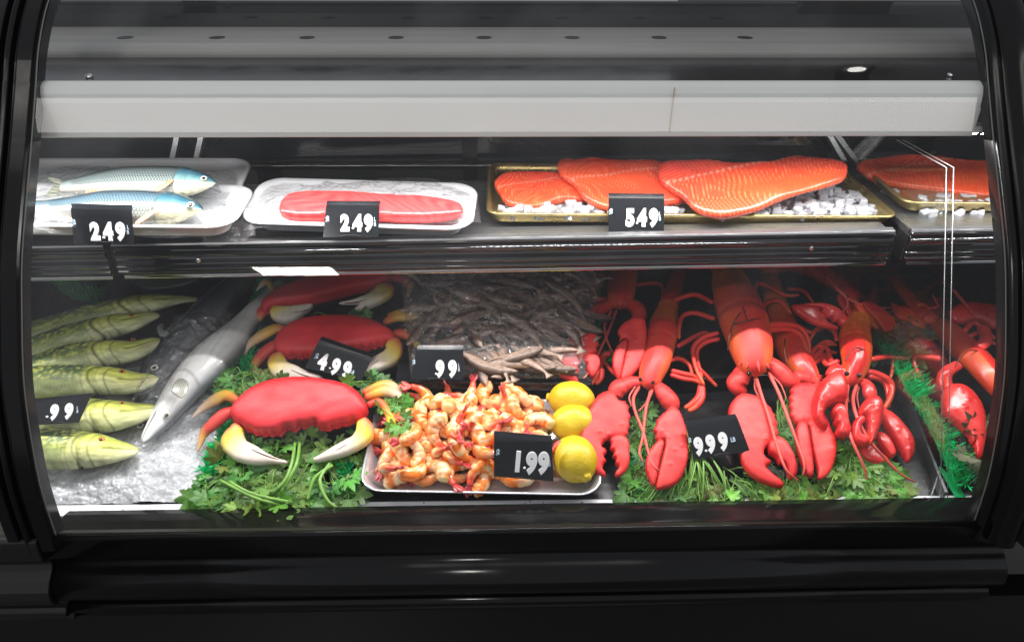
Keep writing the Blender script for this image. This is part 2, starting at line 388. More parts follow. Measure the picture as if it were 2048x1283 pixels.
# deck and bright front strips
d = lambda y, h=0: (y, .645+(y-.79)*math.tan(DA)+h)
m = MB(); extrude_x(m, [d(.815, .0), d(1.38), d(1.38, -.02), d(.815, -.02)], -1.3, 1.2); m.build('deck_pan', mat('deck_black', (.012, .012, .014), .28, spec=.5, bump=.1, bs=60, rvar=.1), case, smooth=False)
m = MB(); extrude_x(m, [(.758, .640), (.775, .643), (.790, .6465), (.797, .649), (.8145, .6525), (.8145, .625), (.758, .625)], -1.3, 1.2)
m.build('steel_front_strip', mat('wet_steel', (.78, .79, .83), .38, .15, bump=.4, bs=45, stretch=(1, 9, 9), rvar=.12), case, smooth=False, bevel=.002)
m = MB(); rr = np.random.RandomState(3)
for i in range(260):
    x = rr.uniform(-.6, .65); y = rr.uniform(.765, .812); s = rr.uniform(.0006, .0022); z = .6425 if y < .79 else .649+(y-.797)*.2
    loft(m, [(x, y, z-.001), (x, y, z+s*.2), (x, y, z+s*.45)], [s, s*.9, s*.3], [s, s*.8, s*.3], (0, 1, 0), 7)
o = m.build('water_droplets', mat('water', (.9, .93, .95), .05, trans=.7, ior=1.33), case); o['kind'] = 'stuff'
# back wall: dark sliding glass, with frame
m = MB(); m.box((-.05, 1.372, .93), (1.4, .006, .33)); m.build('back_door', MIRROR, case, smooth=False, label='dark reflective sliding door at the back')
m = MB()
for x in (-.98, -.05, .8): m.box((x, 1.36, .9), (.014, .006, .22))
m.box((-.05, 1.355, .975), (1.4, .008, .004)); m.box((-.05, 1.35, .745), (1.4, .015, .005))
m.build('door_frame', BLACK, case, smooth=False, bevel=.001)
for k in range(11):
    z = .775+k*.0105
    m = MB(); m.box((.33, 1.352, z), (.5, .006, .0014), rot=Matrix.Rotation(.5, 3, 'X')); m.build('air_slat', mat('slat', (.05, .048, .045), .3, .5) if k == 0 else bpy.data.materials['slat'], case, smooth=False)
m = MB(); m.box((-1.31, 1.1, .93), (.01, .34, .33)); m.build('inner_side_wall', BLACK, case, smooth=False, label='left inner wall')
m = MB(); m.box((1.21, 1.1, .93), (.01, .34, .33)); m.build('inner_side_wall', BLACK, case, smooth=False, label='right inner wall')
# canopy: white light bar, black top, perforated grey panel
BA, BB = at(60, 273, 1, 1.003), at(1943, 271.5, 1, 1.003)
ZB = (BA[2]+BB[2])/2
can = MB()
bp = smoothp([(1.0030, ZB), (1.0032, ZB+.018), (1.0040, ZB+.045), (1.0080, ZB+.058), (1.0160, ZB+.067)], 3)
bp = [(1.0030, ZB)] + [(1.0032, ZB+.01), (1.0034, ZB+.03), (1.0040, ZB+.045), (1.0065, ZB+.056), (1.0110, ZB+.064), (1.0180, ZB+.068), (1.0240, ZB+.069), (1.0240, ZB+.066), (1.0140, ZB+.06), (1.0070, ZB+.045), (1.0060, ZB+.002), (1.0160, ZB), (1.0160, ZB-.0015), (1.0040, ZB-.0015)]
k = len(bp); xe = float(BB[0])
extrude_x(can, bp, -1.25, xe); can.build('light_bar', WHITEP, case, smooth=False, bevel=.0008, label='white enamelled light bar')
m = MB(); m.box((xe+.0012, 1.0150, ZB+.033), (.0012, .011, .034)); m.build('bar_end_cap', WHITEP, case, smooth=False, bevel=.001)
m = MB(); m.box((.315*.0+.235, 1.0025, ZB+.035), (.0006, .0008, .03)); m.build('rust_run', mat('rust_stain', (.5, .42, .3), .5), case, smooth=False)
m = MB(); extrude_x(m, [(1.0240, ZB+.0655), (1.2, ZB+.062), (1.2, ZB+.045), (1.0240, ZB+.048)], -1.25, 1.2); m.build('canopy_top', BLACK, case, smooth=False)
m = MB(); extrude_x(m, [(1.0180, ZB+.044), (1.30, ZB+.044), (1.30, ZB+.040), (1.0180, ZB+.040)], -1.25, 1.2); m.build('canopy_underside', BLACKP, case, smooth=False)
m = MB(); extrude_x(m, [(1.2, ZB+.07), (1.225, ZB+.078), (1.52, ZB+.078), (1.95, ZB+.16), (1.95, ZB+.13), (1.2, ZB+.03)], -1.4, 1.35, n=2); m.build('perforated_panel', SHEETM, case, smooth=False, bevel=.004)
hole = mat('vent_hole_dark', (.012, .012, .012), .6)
zt = ZB+.0785
for py, xs in ((75, [250, 434, 614, 792, 968, 1144, 1318, 1490]), (50, [357, 533, 709, 881, 1053, 1226, 1393, 1562])):
    for px in xs:
        c = at(px, py, 2, zt); t = np.linspace(0, 2*math.pi, 20, endpoint=False)
        ring = [[c[0]+.0125*math.cos(a), c[1]+.0125*math.sin(a), zt] for a in t]+[[c[0]+.0125*math.cos(a), c[1]+.0125*math.sin(a), zt-.0004] for a in t]
        MB().add(ring, [tuple(range(20))]+[(i, (i+1) % 20, 20+(i+1) % 20, 20+i) for i in range(20)]).build('vent_hole', hole, case, smooth=False)
def screw(px, py, ax, val, par, r=.004, nrmv=(0, -1, 0), h=0):
    c = at(px, py, ax, val); nv = nrm(nrmv); m = MB()
    loft(m, [c-nv*.002, c+nv*.001, c+nv*.0025, c+nv*.003], [r, r, r*.7, r*.2], [r, r, r*.7, r*.2], (1, 0, .01), 12); m.build('screw', CHROME, par)
screw(178, 153, 2, ZB+.067, case, .005, (0, -.3, 1)); screw(1902, 150, 2, ZB+.067, case, .005, (0, -.3, 1))
# led modules under the bar
m = MB(); m2 = MB()
m2.box((-.0, 1.028, ZB+.004), (1.2, .011, .004)); m2.build('led_channel', WHITEP, case, smooth=False)
a = R(-30); rot = np.array([[1, 0, 0], [0, math.cos(a), -math.sin(a)], [0, math.sin(a), math.cos(a)]])
x = -.9
while x < .95:
    v = np.array([[-.004, -.0035, 0], [.004, -.0035, 0], [.004, .0035, 0], [-.004, .0035, 0]])@rot.T + np.array([x, 1.022, ZB-.0035])
    m.add(v, [(0, 3, 2, 1)]); x += .0165
m.build('led_strip', LED, case, smooth=False)

# ------------------------------------------------------------ shelves
SY = 1.04
sA, sB = at(225, 490, 1, SY), at(1787, 463, 1, SY)
def shelf(x0, x1, label, ends, zsh=0):
    zf = lambda x: sA[2]+(sB[2]-sA[2])*(x-sA[0])/(sB[0]-sA[0])+zsh
    t = thing('display_shelf', label, 'shelf', ((x0+x1)/2, SY, zf((x0+x1)/2)-.05), 'shelves of the display case')
    m = MB(); extrude_x(m, [(SY+.004, -.0005), (SY+.25, -.0005), (SY+.25, -.010), (SY+.004, -.010)], x0+.004, x1-.004, zf(x0), zf(x1)); m.build('shelf_panel', STEEL, t, smooth=False)
    m = MB(); rp = [(SY+.006, .001), (SY+.0, .002), (SY-.004, -.0005), (SY-.004, -.004), (SY-.001, -.0055), (SY-.0035, -.008), (SY-.0065, -.012), (SY-.007, -.016), (SY-.0045, -.019), (SY-.002, -.021),
              (SY-.003, -.024), (SY-.003, -.032), (SY-.0055, -.0335), (SY-.0055, -.036), (SY-.003, -.0375), (SY-.003, -.041), (SY-.005, -.042), (SY-.0045, -.0455), (SY-.001, -.0465), (SY+.006, -.0465)]
    extrude_x(m, rp, x0, x1, zf(x0), zf(x1)); m.build('front_rail', mat('rail_black_gloss', (.012, .012, .014), .07, spec=1.0, coat=.6) if 'rail_black_gloss' not in bpy.data.materials else bpy.data.materials['rail_black_gloss'], t, smooth=False, bevel=.0009)
    for dy, dz, rr_ in ((-.004, -.0022, .0026), (-.0055, -.0125, .0034), (-.0045, -.0345, .002), (-.004, -.0435, .0022)):
        m = MB(); loft(m, [(x0+.0005, SY+dy, zf(x0)+dz), (x1-.0005, SY+dy, zf(x1)+dz)], rr_, rr_, (0, 0, 1), 18); m.build('rail_ridge', bpy.data.materials['rail_black_gloss'], t)
    m = MB(); extrude_x(m, [(SY-.0065, .0005), (SY-.005, .0038), (SY+.006, .0052), (SY+.006, .0006)], x0, x1, zf(x0), zf(x1)); m.build('top_trim', STEEL, t, smooth=False, bevel=.0006)
    m = MB(); extrude_x(m, [(SY+.001, -.0475), (SY-.0045, -.0505), (SY-.005, -.0545), (SY+.03, -.0555), (SY+.03, -.0475)], x0+.006, x1, zf(x0), zf(x1)); m.build('bottom_lip', CHROME, t, smooth=False, bevel=.0006)
    for e in ends:
        s = 1 if e == 'r' else -1; xx = x1 if e == 'r' else x0
        m = MB(); rq = [(y-.0012, z) for y, z in rp]; extrude_x(m, rq, xx-s*.056, xx+s*.0005, zf(xx), zf(xx)); m.build('end_sleeve', bpy.data.materials['rail_black_gloss'], t, smooth=False, bevel=.0009)
        m = MB(); m.box((xx+s*.003, SY+.012, zf(xx)-.026), (.002, .016, .022)); m.build('end_cap', DARKMET, t, smooth=False, bevel=.001)
        m = MB(); pts = [(SY+.02, -.05), (SY+.25, -.07), (SY+.29, -.02), (SY+.29, 0), (SY+.02, -.012)]
        extrude_x(m, pts, xx-s*.012, xx-s*.009, zf(xx), zf(xx)); m.build('bracket', DARKMET, t, smooth=False)
    return t, zf
sh_l, zfl = shelf(-1.15, at(212, 500, 1, SY)[0], 'left stretch of black-railed shelf under the wrapped whole fish', 'r', -.001)
sh_m, zfm = shelf(float(sA[0]), float(sB[0]), 'long middle shelf with black rail carrying the red fillet pack and gold salmon pan', 'lr')
sh_r, zfr = shelf(at(1822, 460, 1, SY)[0], 1.15, 'right stretch of shelf behind the clear divider under the second gold pan', 'l')
screw(397, 520, 1, SY-.004, sh_m, .0042); screw(1623, 496, 1, SY-.004, sh_m, .0042)
for (xa, xb, yb) in ((340, 352, 285), (388, 398, 285)):
    a_, b_ = at(xa, 345, 1, 1.33), at(xa+18, 262, 1, 1.34); m = MB(); tube(m, [a_, b_], .0065, 4); m.build('upright', STEEL, sh_l, smooth=False)
for (xa, xb) in ((1688, 1655), (1712, 1668)):
    a_, b_ = at(xa, 325, 1, 1.33), at(xb-3, 262, 1, 1.34); m = MB(); tube(m, [a_, b_], .0065, 4); m.build('upright', STEEL, sh_r, smooth=False)
# clear divider panel on the right
ax = at(1900, 420, 1, 1.0)[0]
t = thing('acrylic_divider', 'clear acrylic divider panel standing on the right of the middle shelf', 'divider', (ax, 1.1, .66))
fy, fz0, fz1 = .93, .69, 0
pt = at(1900, 335, 0, ax); pb = at(1888, 1006, 0, ax)
bk = at(1800, 280, 0, ax)
poly = [(pb[1], pb[2]), (pt[1], pt[2]), (bk[1]+.1, bk[2]+.0), (1.40, bk[2]), (1.40, .76)]
poly = [(pb[1]+.0, pb[2]), (pt[1], pt[2]), (bk[1], bk[2]), (1.34, bk[2]+.005), (1.34, .738)]
m = MB(); extrude_x(m, poly, ax-.0015, ax+.0015); m.build('panel', ACRYL, t, smooth=False)
m = MB(); A_ = np.array([[ax, y, z] for y, z in poly[:3]])
for a_, b_ in ((A_[0], A_[1]), (A_[1], A_[2])):
    for sx in (-.0052, .0052):
        tube(m, [a_+[sx, 0, 0], b_+[sx, 0, 0]], .0007, 5, n=3)
m.build('edge', ACEDGE, t)
m = MB(); m.box(A_[1]+np.array([0, 0, -.008]), (.0075, .004, .010)); m.build('corner_clip', ACRYL, t, smooth=False, bevel=.001)

# ------------------------------------------------------------ room: lamps, floor, wall
fl = MB(); fl.add([[-6, -6, 0], [6, -6, 0], [6, 3, 0], [-6, 3, 0]], [(0, 1, 2, 3)]); fl.build('floor', mat('floor_grey', (.09, .085, .08), .4), tagv=(None, None, None, 'structure'), origin=(0, 0, 0))
wl = MB(); wl.box((3.6, 2.6, 1.5), (3, .05, 1.5)); wl.build('room_wall', mat('brown_wall', (.05, .035, .03), .7), smooth=False, tagv=(None, None, None, 'structure'))
def glass_reflect(px, py):
    d = nrm(ray(px, py)); best = None
    for i in range(len(GS)-1):
        y0, z0 = GS[i]; y1, z1 = GS[i+1]
        # intersect with the strip plane
        n = nrm([0, (GN[i]+GN[i+1])[0], (GN[i]+GN[i+1])[1]]); P = np.array([0, y0, z0]); s = ((P-CO)@n)/(d@n); q = CO+d*s
        if min(z0, z1)-1e-6 <= q[2] <= max(z0, z1)+1e-6: best = (q, d-2*(d@n)*n); break
    return best
CEILZ = 2.9
for (px, py, sx, sy, lab) in ((593, 546, .2, .14, 'rectangular ceiling lamp mirrored in the glass below the red fillet pack'), (1713, 144, .035, .035, 'small round ceiling lamp mirrored at the top right of the glass')):
    q, rd = glass_reflect(px, py); c = q+rd*((CEILZ-q[2])/rd[2]); print('LAMP0', [ (lambda g:(g[0]+g[1]*((2.75-g[0][2])/g[1][2])).round(3))(glass_reflect(x,y)) for x,y in ((300,215),(1024,180),(1024,215),(1024,250),(1700,215))]) if sx>.1 else 0; print('LAMP', px, c, rd)
    t = thing('ceiling_lamp', lab, 'ceiling lamp', c)
    m = MB(); m.box(c+np.array([0, 0, .03]), (sx+.03, sy+.03, .025)); m.build('housing', WHITEP, t, smooth=False)
    m = MB()
    if sx > .1: m.add([c+np.array([a*sx, b*sy, 0]) for a, b in ((-1, -1), (-1, 1), (1, 1), (1, -1))], [(0, 1, 2, 3)])
    else:
        th = np.linspace(0, 2*math.pi, 24, endpoint=False); m.add([c+np.array([math.cos(a)*sx, math.sin(a)*sy, 0]) for a in th], [tuple(range(24))[::-1]])
    m.build('diffuser', CEIL if sx > .1 else LAMPS, t, smooth=False)
# ------------------------------------------------------------ generic makers
def ringtray(mb, c, U, V, N, hx, hy, prof, rc, n=6):
    """rounded-rect dish: prof = [(inset, height)...]"""
    rings = []
    for ins, h in prof:
        pts = []
        for cx, cy, a0 in ((1, 1, 0), (-1, 1, 90), (-1, -1, 180), (1, -1, 270)):
            r = max(rc-ins*.6, .002); ox, oy = cx*(hx-ins-r), cy*(hy-ins-r)
            for i in range(n+1):
                a = R(a0+90*i/n); pts.append(c+U*(ox+r*math.cos(a))+V*(oy+r*math.sin(a))+N*h)
        rings.append(pts)
    k = len(rings[0]); P = np.array(rings).reshape(-1, 3); m = len(rings)
    Fc = [(i*k+j, i*k+(j+1) % k, (i+1)*k+(j+1) % k, (i+1)*k+j) for i in range(m-1) for j in range(k)]
    Fc += [tuple((m-1)*k+j for j in range(k))]
    return mb.add(P, Fc)
def sheet(mb, cs, nx, ny, amp, seed, hfun=None, N=np.array([0, 0, 1.]), f=30):
    """wrinkled sheet between 4 world corners (bl, br, tr, tl)"""
    bl, br, tr, tl = [np.array(c) for c in cs]; a, b, c2 = Noise(seed, 12, f), Noise(seed+1, 12, f*2.6), Noise(seed+2, 12, f*.5)
    V = []
    for j in range(ny):
        for i in range(nx):
            u, v = i/(nx-1), j/(ny-1); p = (bl*(1-u)+br*u)*(1-v)+(tl*(1-u)+tr*u)*v
            h = hfun(u, v) if hfun else 0
            x, y = p[0], p[1]*1.3+p[2]
            e = amp*(1-abs(a(x, y)))*.8+amp*.5*(1-abs(b(x, y)))+amp*c2(x, y)
            V.append(p+N*(h+e))
    return mb.add(V, [(j*nx+i, j*nx+i+1, (j+1)*nx+i+1, (j+1)*nx+i) for j in range(ny-1) for i in range(nx-1)])
FONT = None
def text_mesh(mb, txt, P, U, V, N, size, wx=.8, weight=.03, depth=.0012, col=None, bev=.0):
    cu = bpy.data.curves.new('t', 'FONT'); cu.body = txt; cu.size = 1; cu.offset = weight; cu.extrude = depth/size; cu.bevel_depth = bev; cu.bevel_resolution = 1; cu.resolution_u = 4
    cu.align_x = 'LEFT'
    o = bpy.data.objects.new('t', cu); C.objects.link(o); dg = bpy.context.evaluated_depsgraph_get(); dg.update()
    me = bpy.data.meshes.new_from_object(o.evaluated_get(dg)); v = np.array([list(a.co) for a in me.vertices]); f = [tuple(p.vertices) for p in me.polygons]
    bpy.data.objects.remove(o); bpy.data.curves.remove(cu); bpy.data.meshes.remove(me)
    v[:, 0] -= v[:, 0].min()
    hh = .729
    W = P+U*(v[:, :1]*size/hh*wx)+V*(v[:, 1:2]*size/hh)+N*(v[:, 2:3]*size)
    mb.add(W, f); return v[:, 0].max()*size/hh*wx
def tag(corners, pl, h, digits, label, dollar=None, lb=None, lbh=False, dsz=None, clip=True, curved=True):
    """corners bl, br, tr, tl in photo px on plane pl; digits: list (ch, px, py, height_px)"""
    q = [pl.hit(x, y, h) for x, y in corners]; bl, br, tr, tl = q
    U = nrm(br-bl); N = nrm(np.cross(br-bl, tl-bl)); V = np.cross(N, U)
    t = thing('price_tag', label, 'price tag', (bl+br)/2, 'price tags')
    m = MB(); nx, ny = 2, 9; th = .0014; Vs = []
    for side in (0, 1):
        for j in range(ny):
            for i in range(nx):
                u, v = i/(nx-1), j/(ny-1); p = (bl*(1-u)+br*u)*(1-v)+(tl*(1-u)+tr*u)*v
                b = -.004*max(0, (v-.8)/.2)**2 if curved else 0
                Vs.append(p+N*(b-side*th))
    k = nx*ny; Fc = []
    for j in range(ny-1):
        a = j*2; Fc += [(a, a+1, a+3, a+2), (k+a, k+a+2, k+a+3, k+a+1), (a, a+2, k+a+2, k+a), (a+1, k+a+1, k+a+3, a+3)]
    Fc += [(0, k, k+1, 1), (k-2, k-1, 2*k-1, 2*k-2)]
    m.add(Vs, Fc); m.build('plate', TAGM, t, smooth=False)
    P2 = Plane(bl, N)
    def place(name, ch, px, py, hpx, M_, wx, wt, dep, bev, slant=0, cx=True):
        c = P2.hit(px, py, .0004); top = P2.hit(px, py-hpx/2, .0004); sz = np.linalg.norm(top-c)*2
        m = MB(); wd = text_mesh(m, ch, np.zeros(3), U, V, N, sz, wx, wt, dep, bev=bev)
        m.v[0] = m.v[0]+c-U*wd/2-V*sz/2
        m.build(name, M_, t, smooth=False)
    for ch, px, py, hp in digits:
        if ch == '.': 
            m = MB(); c = P2.hit(px, py, .001); loft(m, [c-N*.001, c+N*.0008, c+N*.0014], [.0018, .0018, .0008], [.0018, .0018, .0008], U, 10); m.build('decimal_point', TXT, t)
        else: place('digit', ch, px, py, hp, TXT, .74, .055, .0011, .012)
    if dollar: place('dollar_sign', '$', dollar[0], dollar[1], dollar[2], TXTB, .75, .03, .0002, 0)
    if lb:
        if lbh: place('unit_mark', 'LB', lb[0], lb[1], lb[2], TXTB, .75, .03, .0002, 0)
        else:
            place('unit_mark', 'L', lb[0], lb[1]-lb[2]*.62, lb[2], TXTB, .7, .02, .0002, 0); place('unit_mark', 'B', lb[0], lb[1]+lb[2]*.62, lb[2], TXTB, .7, .02, .0002, 0)
    if clip:
        m = MB(); c = (bl+br)/2+V*.002+N*.001; wv = .011
        tube(m, [c-U*wv-V*.003, c-U*wv, c+U*wv, c+U*wv-V*.003], .0007, 6, n=14); m.build('holder_clip', DARKMET, t)
    return t

# ------------------------------------------------------------ fish
def fish(name, label, cat, pl, pts, colfn, M_, group=None, eye=None, ns=130, nt=56, flat=.8, upv=None, shape=None, extra=None):
    """pts: (px,py,h,halfwidth) from head to tail"""
    P = np.array([list(pl.hit(p[0], p[1], p[2]))+[p[3]] for p in pts]); Q = cr(P, ns); rr = np.maximum(Q[:, 3], .0006)
    e = int(ns*.02)+1; rr = rr.copy(); rr[:e] *= np.sqrt(np.linspace(.15, 1, e))
    t = thing(name, label, cat, Q[ns//2, :3]-pl.N*rr[ns//2], group)
    m = MB(); loft(m, Q[:, :3], rr, rr*flat, pl.N if upv is None else upv, nt, colfn, shape=shape); b = m.build('body', M_, t)
    if eye:
        for px, py, h, r in eye:
            c = pl.hit(px, py, h); m = MB(); sph(m, c, r, r, r*.6, pl.N); ev = m.build('eye', EYEW, t)
            v = nrm(CO-c); m = MB(); sph(m, c+v*r*.45, r*.6, r*.6, r*.35, pl.N); m.build('pupil', EYEB, ev)
    return t, Q
def sph(m, c, a, b, h, N, col=None, n=10, nt=14):
    N = nrm(N); th = np.linspace(-math.pi/2+.05, math.pi/2-.05, n); Cc = [np.array(c)+N*h*math.sin(x) for x in th]; rr = np.cos(th)
    u = nrm(np.cross(N, [.3, .9, .1])); return loft(m, Cc, a*rr, b*rr, u, nt, col)
def fin(pl, pts, H, col, M_, t, name='fin', h0=0, res=.0015):
    m = MB(); inflate(m, pl, pts, H, H*.5, res, col, h0=h0); return m.build(name, M_, t)

def pike_col(seed, spots=1.):
    n1, n2, n3 = Noise(seed, 14, 34), Noise(seed+5, 14, 60), Noise(seed+9, 8, 14)
    def f(t, q, k):                             # q=+1 is the back (dorsal) side
        base = ramp(q, [(-1, (.70, .72, .40)), (-.45, (.74, .75, .26)), (-.1, (.70, .73, .14)), (.35, (.58, .62, .10)), (.8, (.32, .36, .08)), (1, (.06, .09, .04))])
        body = sst(.36, .42, t)
        sp = sst(.25, .6, n1(t*3.2, q*.55)+.25*n2(t, q))*sst(-.75, -.3, q)
        dark = ramp(q, [(-1, (.46, .50, .24)), (-.4, (.26, .33, .10)), (.2, (.09, .15, .07)), (1, (.03, .07, .06))])
        bc = mixc(dark, np.tile([.70, .72, .16], (len(t), 1)), sp*.9*spots)
        sc_ = .5+.5*np.sin(t*330+3*np.sin(q*22))*np.sin(q*30); bc = bc*(0.8+.28*sc_)[:, None]
        c = base*(1-body[:, None])+bc*body[:, None]
        c *= (1+.14*n3(t*3, q))[:, None]*(1+.08*n2(t*2, q*2))[:, None]
        c = mixc(c, np.tile([.72, .70, .42], (len(t), 1)), sst(.16, .02, t)*.7*sst(.7, -.4, q))        # pale snout
        def line(d, wd, s=.85):
            nonlocal c
            c = mixc(c, np.tile([.05, .06, .01], (len(t), 1)), np.exp(-(d/wd)**2)*s)
        line(t-(.31+.06*(1-q*q)), .0075); line(t-(.235+.04*(1-(q*1.1)**2)), .005, .75); line(t-(.275+.05*(1-(q*1.05)**2)), .004, .45); line(t-(.40-.03*q*q), .005, .4)
        line((q-(.30-2.4*(t-.06)))*.06, .0032, .8*1) if False else None
        mth = np.exp(-((q-(.05-1.5*t))/.07)**2)*sst(.215, .19, t); c = mixc(c, np.tile([.07, .07, .02], (len(t), 1)), mth*.85)
        l2 = np.exp(-((q-(.5-1.2*(t-.1)))/.06)**2)*sst(.05, .1, t)*sst(.24, .2, t); c = mixc(c, np.tile([.12, .14, .03], (len(t), 1)), l2*.5)
        return c
    return f
def pike_shape(t, th, S, U, A, B):
    # snout flattened, slight jaw ridge
    T, H = np.meshgrid(t, th, indexing='ij'); k = sst(.26, .05, T)*.25
    d = -k*np.sin(H)*B[:, None]; g = .12*np.exp(-((T-(.30+.055*np.sin(H)**2))/.012)**2)*A[:, None]
    mth = -.16*np.exp(-((np.cos(H)-(.05-1.5*T))/.09)**2)*sst(.215, .19, T)*B[:, None]
    return U[:, None]*(d+(mth-g)*np.sin(H))[..., None]-S[:, None]*(g*np.cos(H))[..., None]
px2m = lambda d, z=1.15: d*z/1500
pikes = [
 ('green spotted pike lying furthest back with a pale snout in the shade', Z4((908, 181, .05, .0015), (840, 180, .05, .008), (740, 190, .05, .018), (610, 212, .045, .025), (400, 262, .04, .027), (150, 335, .04, .026), (-120, 400, .04, .022)), Z4((700, 185, .062, .0045)), 11),
 ('green pike second from the back with a long yellow green head', Z4((735, 252, .058, .002), (680, 262, .058, .012), (600, 285, .058, .022), (460, 315, .055, .027), (300, 358, .05, .028), (150, 415, .05, .029), (-120, 480, .05, .026)), Z4((600, 252, .078, .004)), 12),
 ('spotted pike third from the back with a blunt pale snout', Z4((752, 372, .06, .005), (700, 385, .06, .014), (600, 418, .06, .022), (470, 430, .058, .028), (320, 455, .055, .031), (150, 515, .05, .033), (-120, 580, .05, .03)), Z4((610, 362, .078, .004)), 13),
 ('boldly spotted pike in the middle of the stack above the price tag', Z4((727, 540, .055, .004), (680, 552, .055, .013), (600, 562, .055, .022), (480, 552, .054, .027), (320, 555, .052, .032), (150, 560, .05, .034), (-120, 590, .05, .03)), Z4((560, 508, .077, .005)), 14),
 ('pike with its long head poking out beneath the price tag', Z4((743, 678, .045, .002), (690, 690, .045, .012), (600, 706, .045, .023), (480, 715, .044, .030), (320, 715, .042, .034), (150, 720, .04, .034), (-120, 720, .04, .03)), Z4((560, 655, .066, .004)), 15),
 ('lowest and nearest pike with an orange rimmed eye', Z4((635, 872, .036, .002), (600, 876, .036, .010), (520, 876, .036, .021), (430, 872, .036, .029), (330, 868, .036, .033), (200, 860, .036, .035), (-100, 850, .036, .03)), Z4((462, 822, .058, .006)), 16)]
for lab, pts, eye, sd in pikes:
    pts = [(pts[0][0], pts[0][1], pts[0][2], .0048), (pts[1][0], pts[1][1], pts[1][2], pts[1][3]*1.18)]+list(pts[2:])
    t, Q = fish('pike', lab, 'fish', DECK, pts, pike_col(sd, .95), FISHM, 'pikes stacked on the left of the deck', shape=pike_shape, flat=.72, ns=170, nt=72)
    for px, py, h, r in eye:
        c = DECK.hit(px, py, h-.006); m = MB(); sph(m, c, r*.85, r*1.1, r*.5, DECK.N); o = m.build('eye', mat('orange_eye_ring', (.5, .17, .03), .4) if 'orange_eye_ring' not in bpy.data.materials else bpy.data.materials['orange_eye_ring'], t)
        m = MB(); sph(m, c+nrm(CO-c)*r*.45, r*.5, r*.5, r*.25, DECK.N); m.build('pupil', EYEB, o)
# silver barracuda-like fish
nb = Noise(31, 12, 25)
def silver(t, q, k):
    c = ramp(q, [(-1, (.66, .66, .64)), (-.4, (.84, .83, .80)), (.5, (.86, .85, .83)), (.8, (.7, .7, .7)), (.94, (.36, .37, .39)), (1, (.16, .17, .19))])
    c = c*(1+.06*nb(t*3, q))[:, None]
    c = mixc(c, np.tile([.03, .035, .04], (len(t), 1)), np.exp(-((q+.25-.2*t)/.08)**2)*sst(.14, .1, t))
    c = mixc(c, np.tile([.22, .22, .22], (len(t), 1)), np.exp(-((t-.27-.03*(1-q*q))/.006)**2)*.6)
    return c
t, Q = fish('silver_fish', 'long silver white fish with a pointed snout lying diagonally beside the pikes', 'fish', DECK,
     Z4((655, 835, .035, .005), (685, 795, .036, .011), (733, 735, .04, .018), (790, 655, .045, .024), (870, 555, .05, .031), (960, 465, .052, .036), (1040, 390, .052, .034), (1120, 300, .045, .026), (1200, 200, .04, .018), (1290, 110, .035, .012)),
     silver, FISHG, eye=Z4((763, 709, .054, .006)), flat=.8)
fin(DECK.tilted(*Z4((820, 590))[0], .088, .2), Z4((785, 600), (800, 560), (830, 540), (862, 560), (860, 600), (835, 632), (805, 620)), .002, lambda u, v, h: mixc((.45, .44, .38), (.2, .2, .17), .5+.5*np.sin(u*50)), FISHG, t, 'pectoral_fin')
# dark fish in film
dk = lambda t, q, k: ramp(q, [(-1, (.02, .022, .03)), (0, (.05, .055, .07)), (.7, (.13, .14, .16)), (1, (.2, .2, .2))])
t, Q = fish('dark_fish', 'black wrapped fish with a ringed eye under film beside the silver fish', 'fish', DECK,
     Z4((640, 640, .03, .004), (680, 560, .036, .018), (740, 470, .04, .03), (820, 380, .045, .036), (900, 300, .045, .034), (980, 200, .04, .03), (1060, 110, .04, .02)), dk, FISHG, eye=Z4((707, 492, .065, .0062)), flat=.7)
m = MB(); inflate(m, DECK.tilted(*Z4((745, 320))[0], .08), Z4((720, 310), (735, 295), (750, 290), (752, 320), (775, 330), (760, 350), (730, 345)), .004, .002, .0015, (.3, .31, .3)); m.build('dorsal_fin', FISHG, t)
t, Q = fish('small_dark_fish', 'small grey fish head with a round eye peeking out under the pike snouts', 'fish', DECK,
     Z4((655, 800, .012, .003), (640, 770, .014, .012), (615, 735, .018, .017), (580, 690, .02, .02), (540, 620, .02, .02), (500, 560, .02, .015)), lambda t, q, k: ramp(q, [(-1, (.25, .26, .24)), (0, (.3, .3, .22)), (1, (.12, .13, .12))]), FISHG, eye=Z4((643, 756, .03, .0055)), flat=.8)
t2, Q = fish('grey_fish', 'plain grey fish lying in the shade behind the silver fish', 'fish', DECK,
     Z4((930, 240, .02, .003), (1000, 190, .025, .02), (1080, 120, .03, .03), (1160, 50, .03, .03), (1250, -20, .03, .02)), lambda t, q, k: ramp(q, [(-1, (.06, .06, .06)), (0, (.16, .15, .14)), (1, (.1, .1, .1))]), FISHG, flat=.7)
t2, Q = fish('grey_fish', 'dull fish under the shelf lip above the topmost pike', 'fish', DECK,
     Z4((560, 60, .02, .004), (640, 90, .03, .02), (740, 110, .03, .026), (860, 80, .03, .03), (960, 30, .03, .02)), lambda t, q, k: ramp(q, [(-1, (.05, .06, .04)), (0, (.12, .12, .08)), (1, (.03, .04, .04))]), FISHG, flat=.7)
m = MB(); sheet(m, [DECK.hit(*Z4((600, 690))[0], .052), DECK.hit(*Z4((770, 640))[0], .055), DECK.hit(*Z4((1080, 250))[0], .085), DECK.hit(*Z4((790, 290))[0], .09)], 60, 60, .006, 5, lambda u, v: .012*math.sin(math.pi*u), f=55)
m.build('plastic_film', CLING, tagv=('crumpled clear film over the black fish', 'plastic film'))
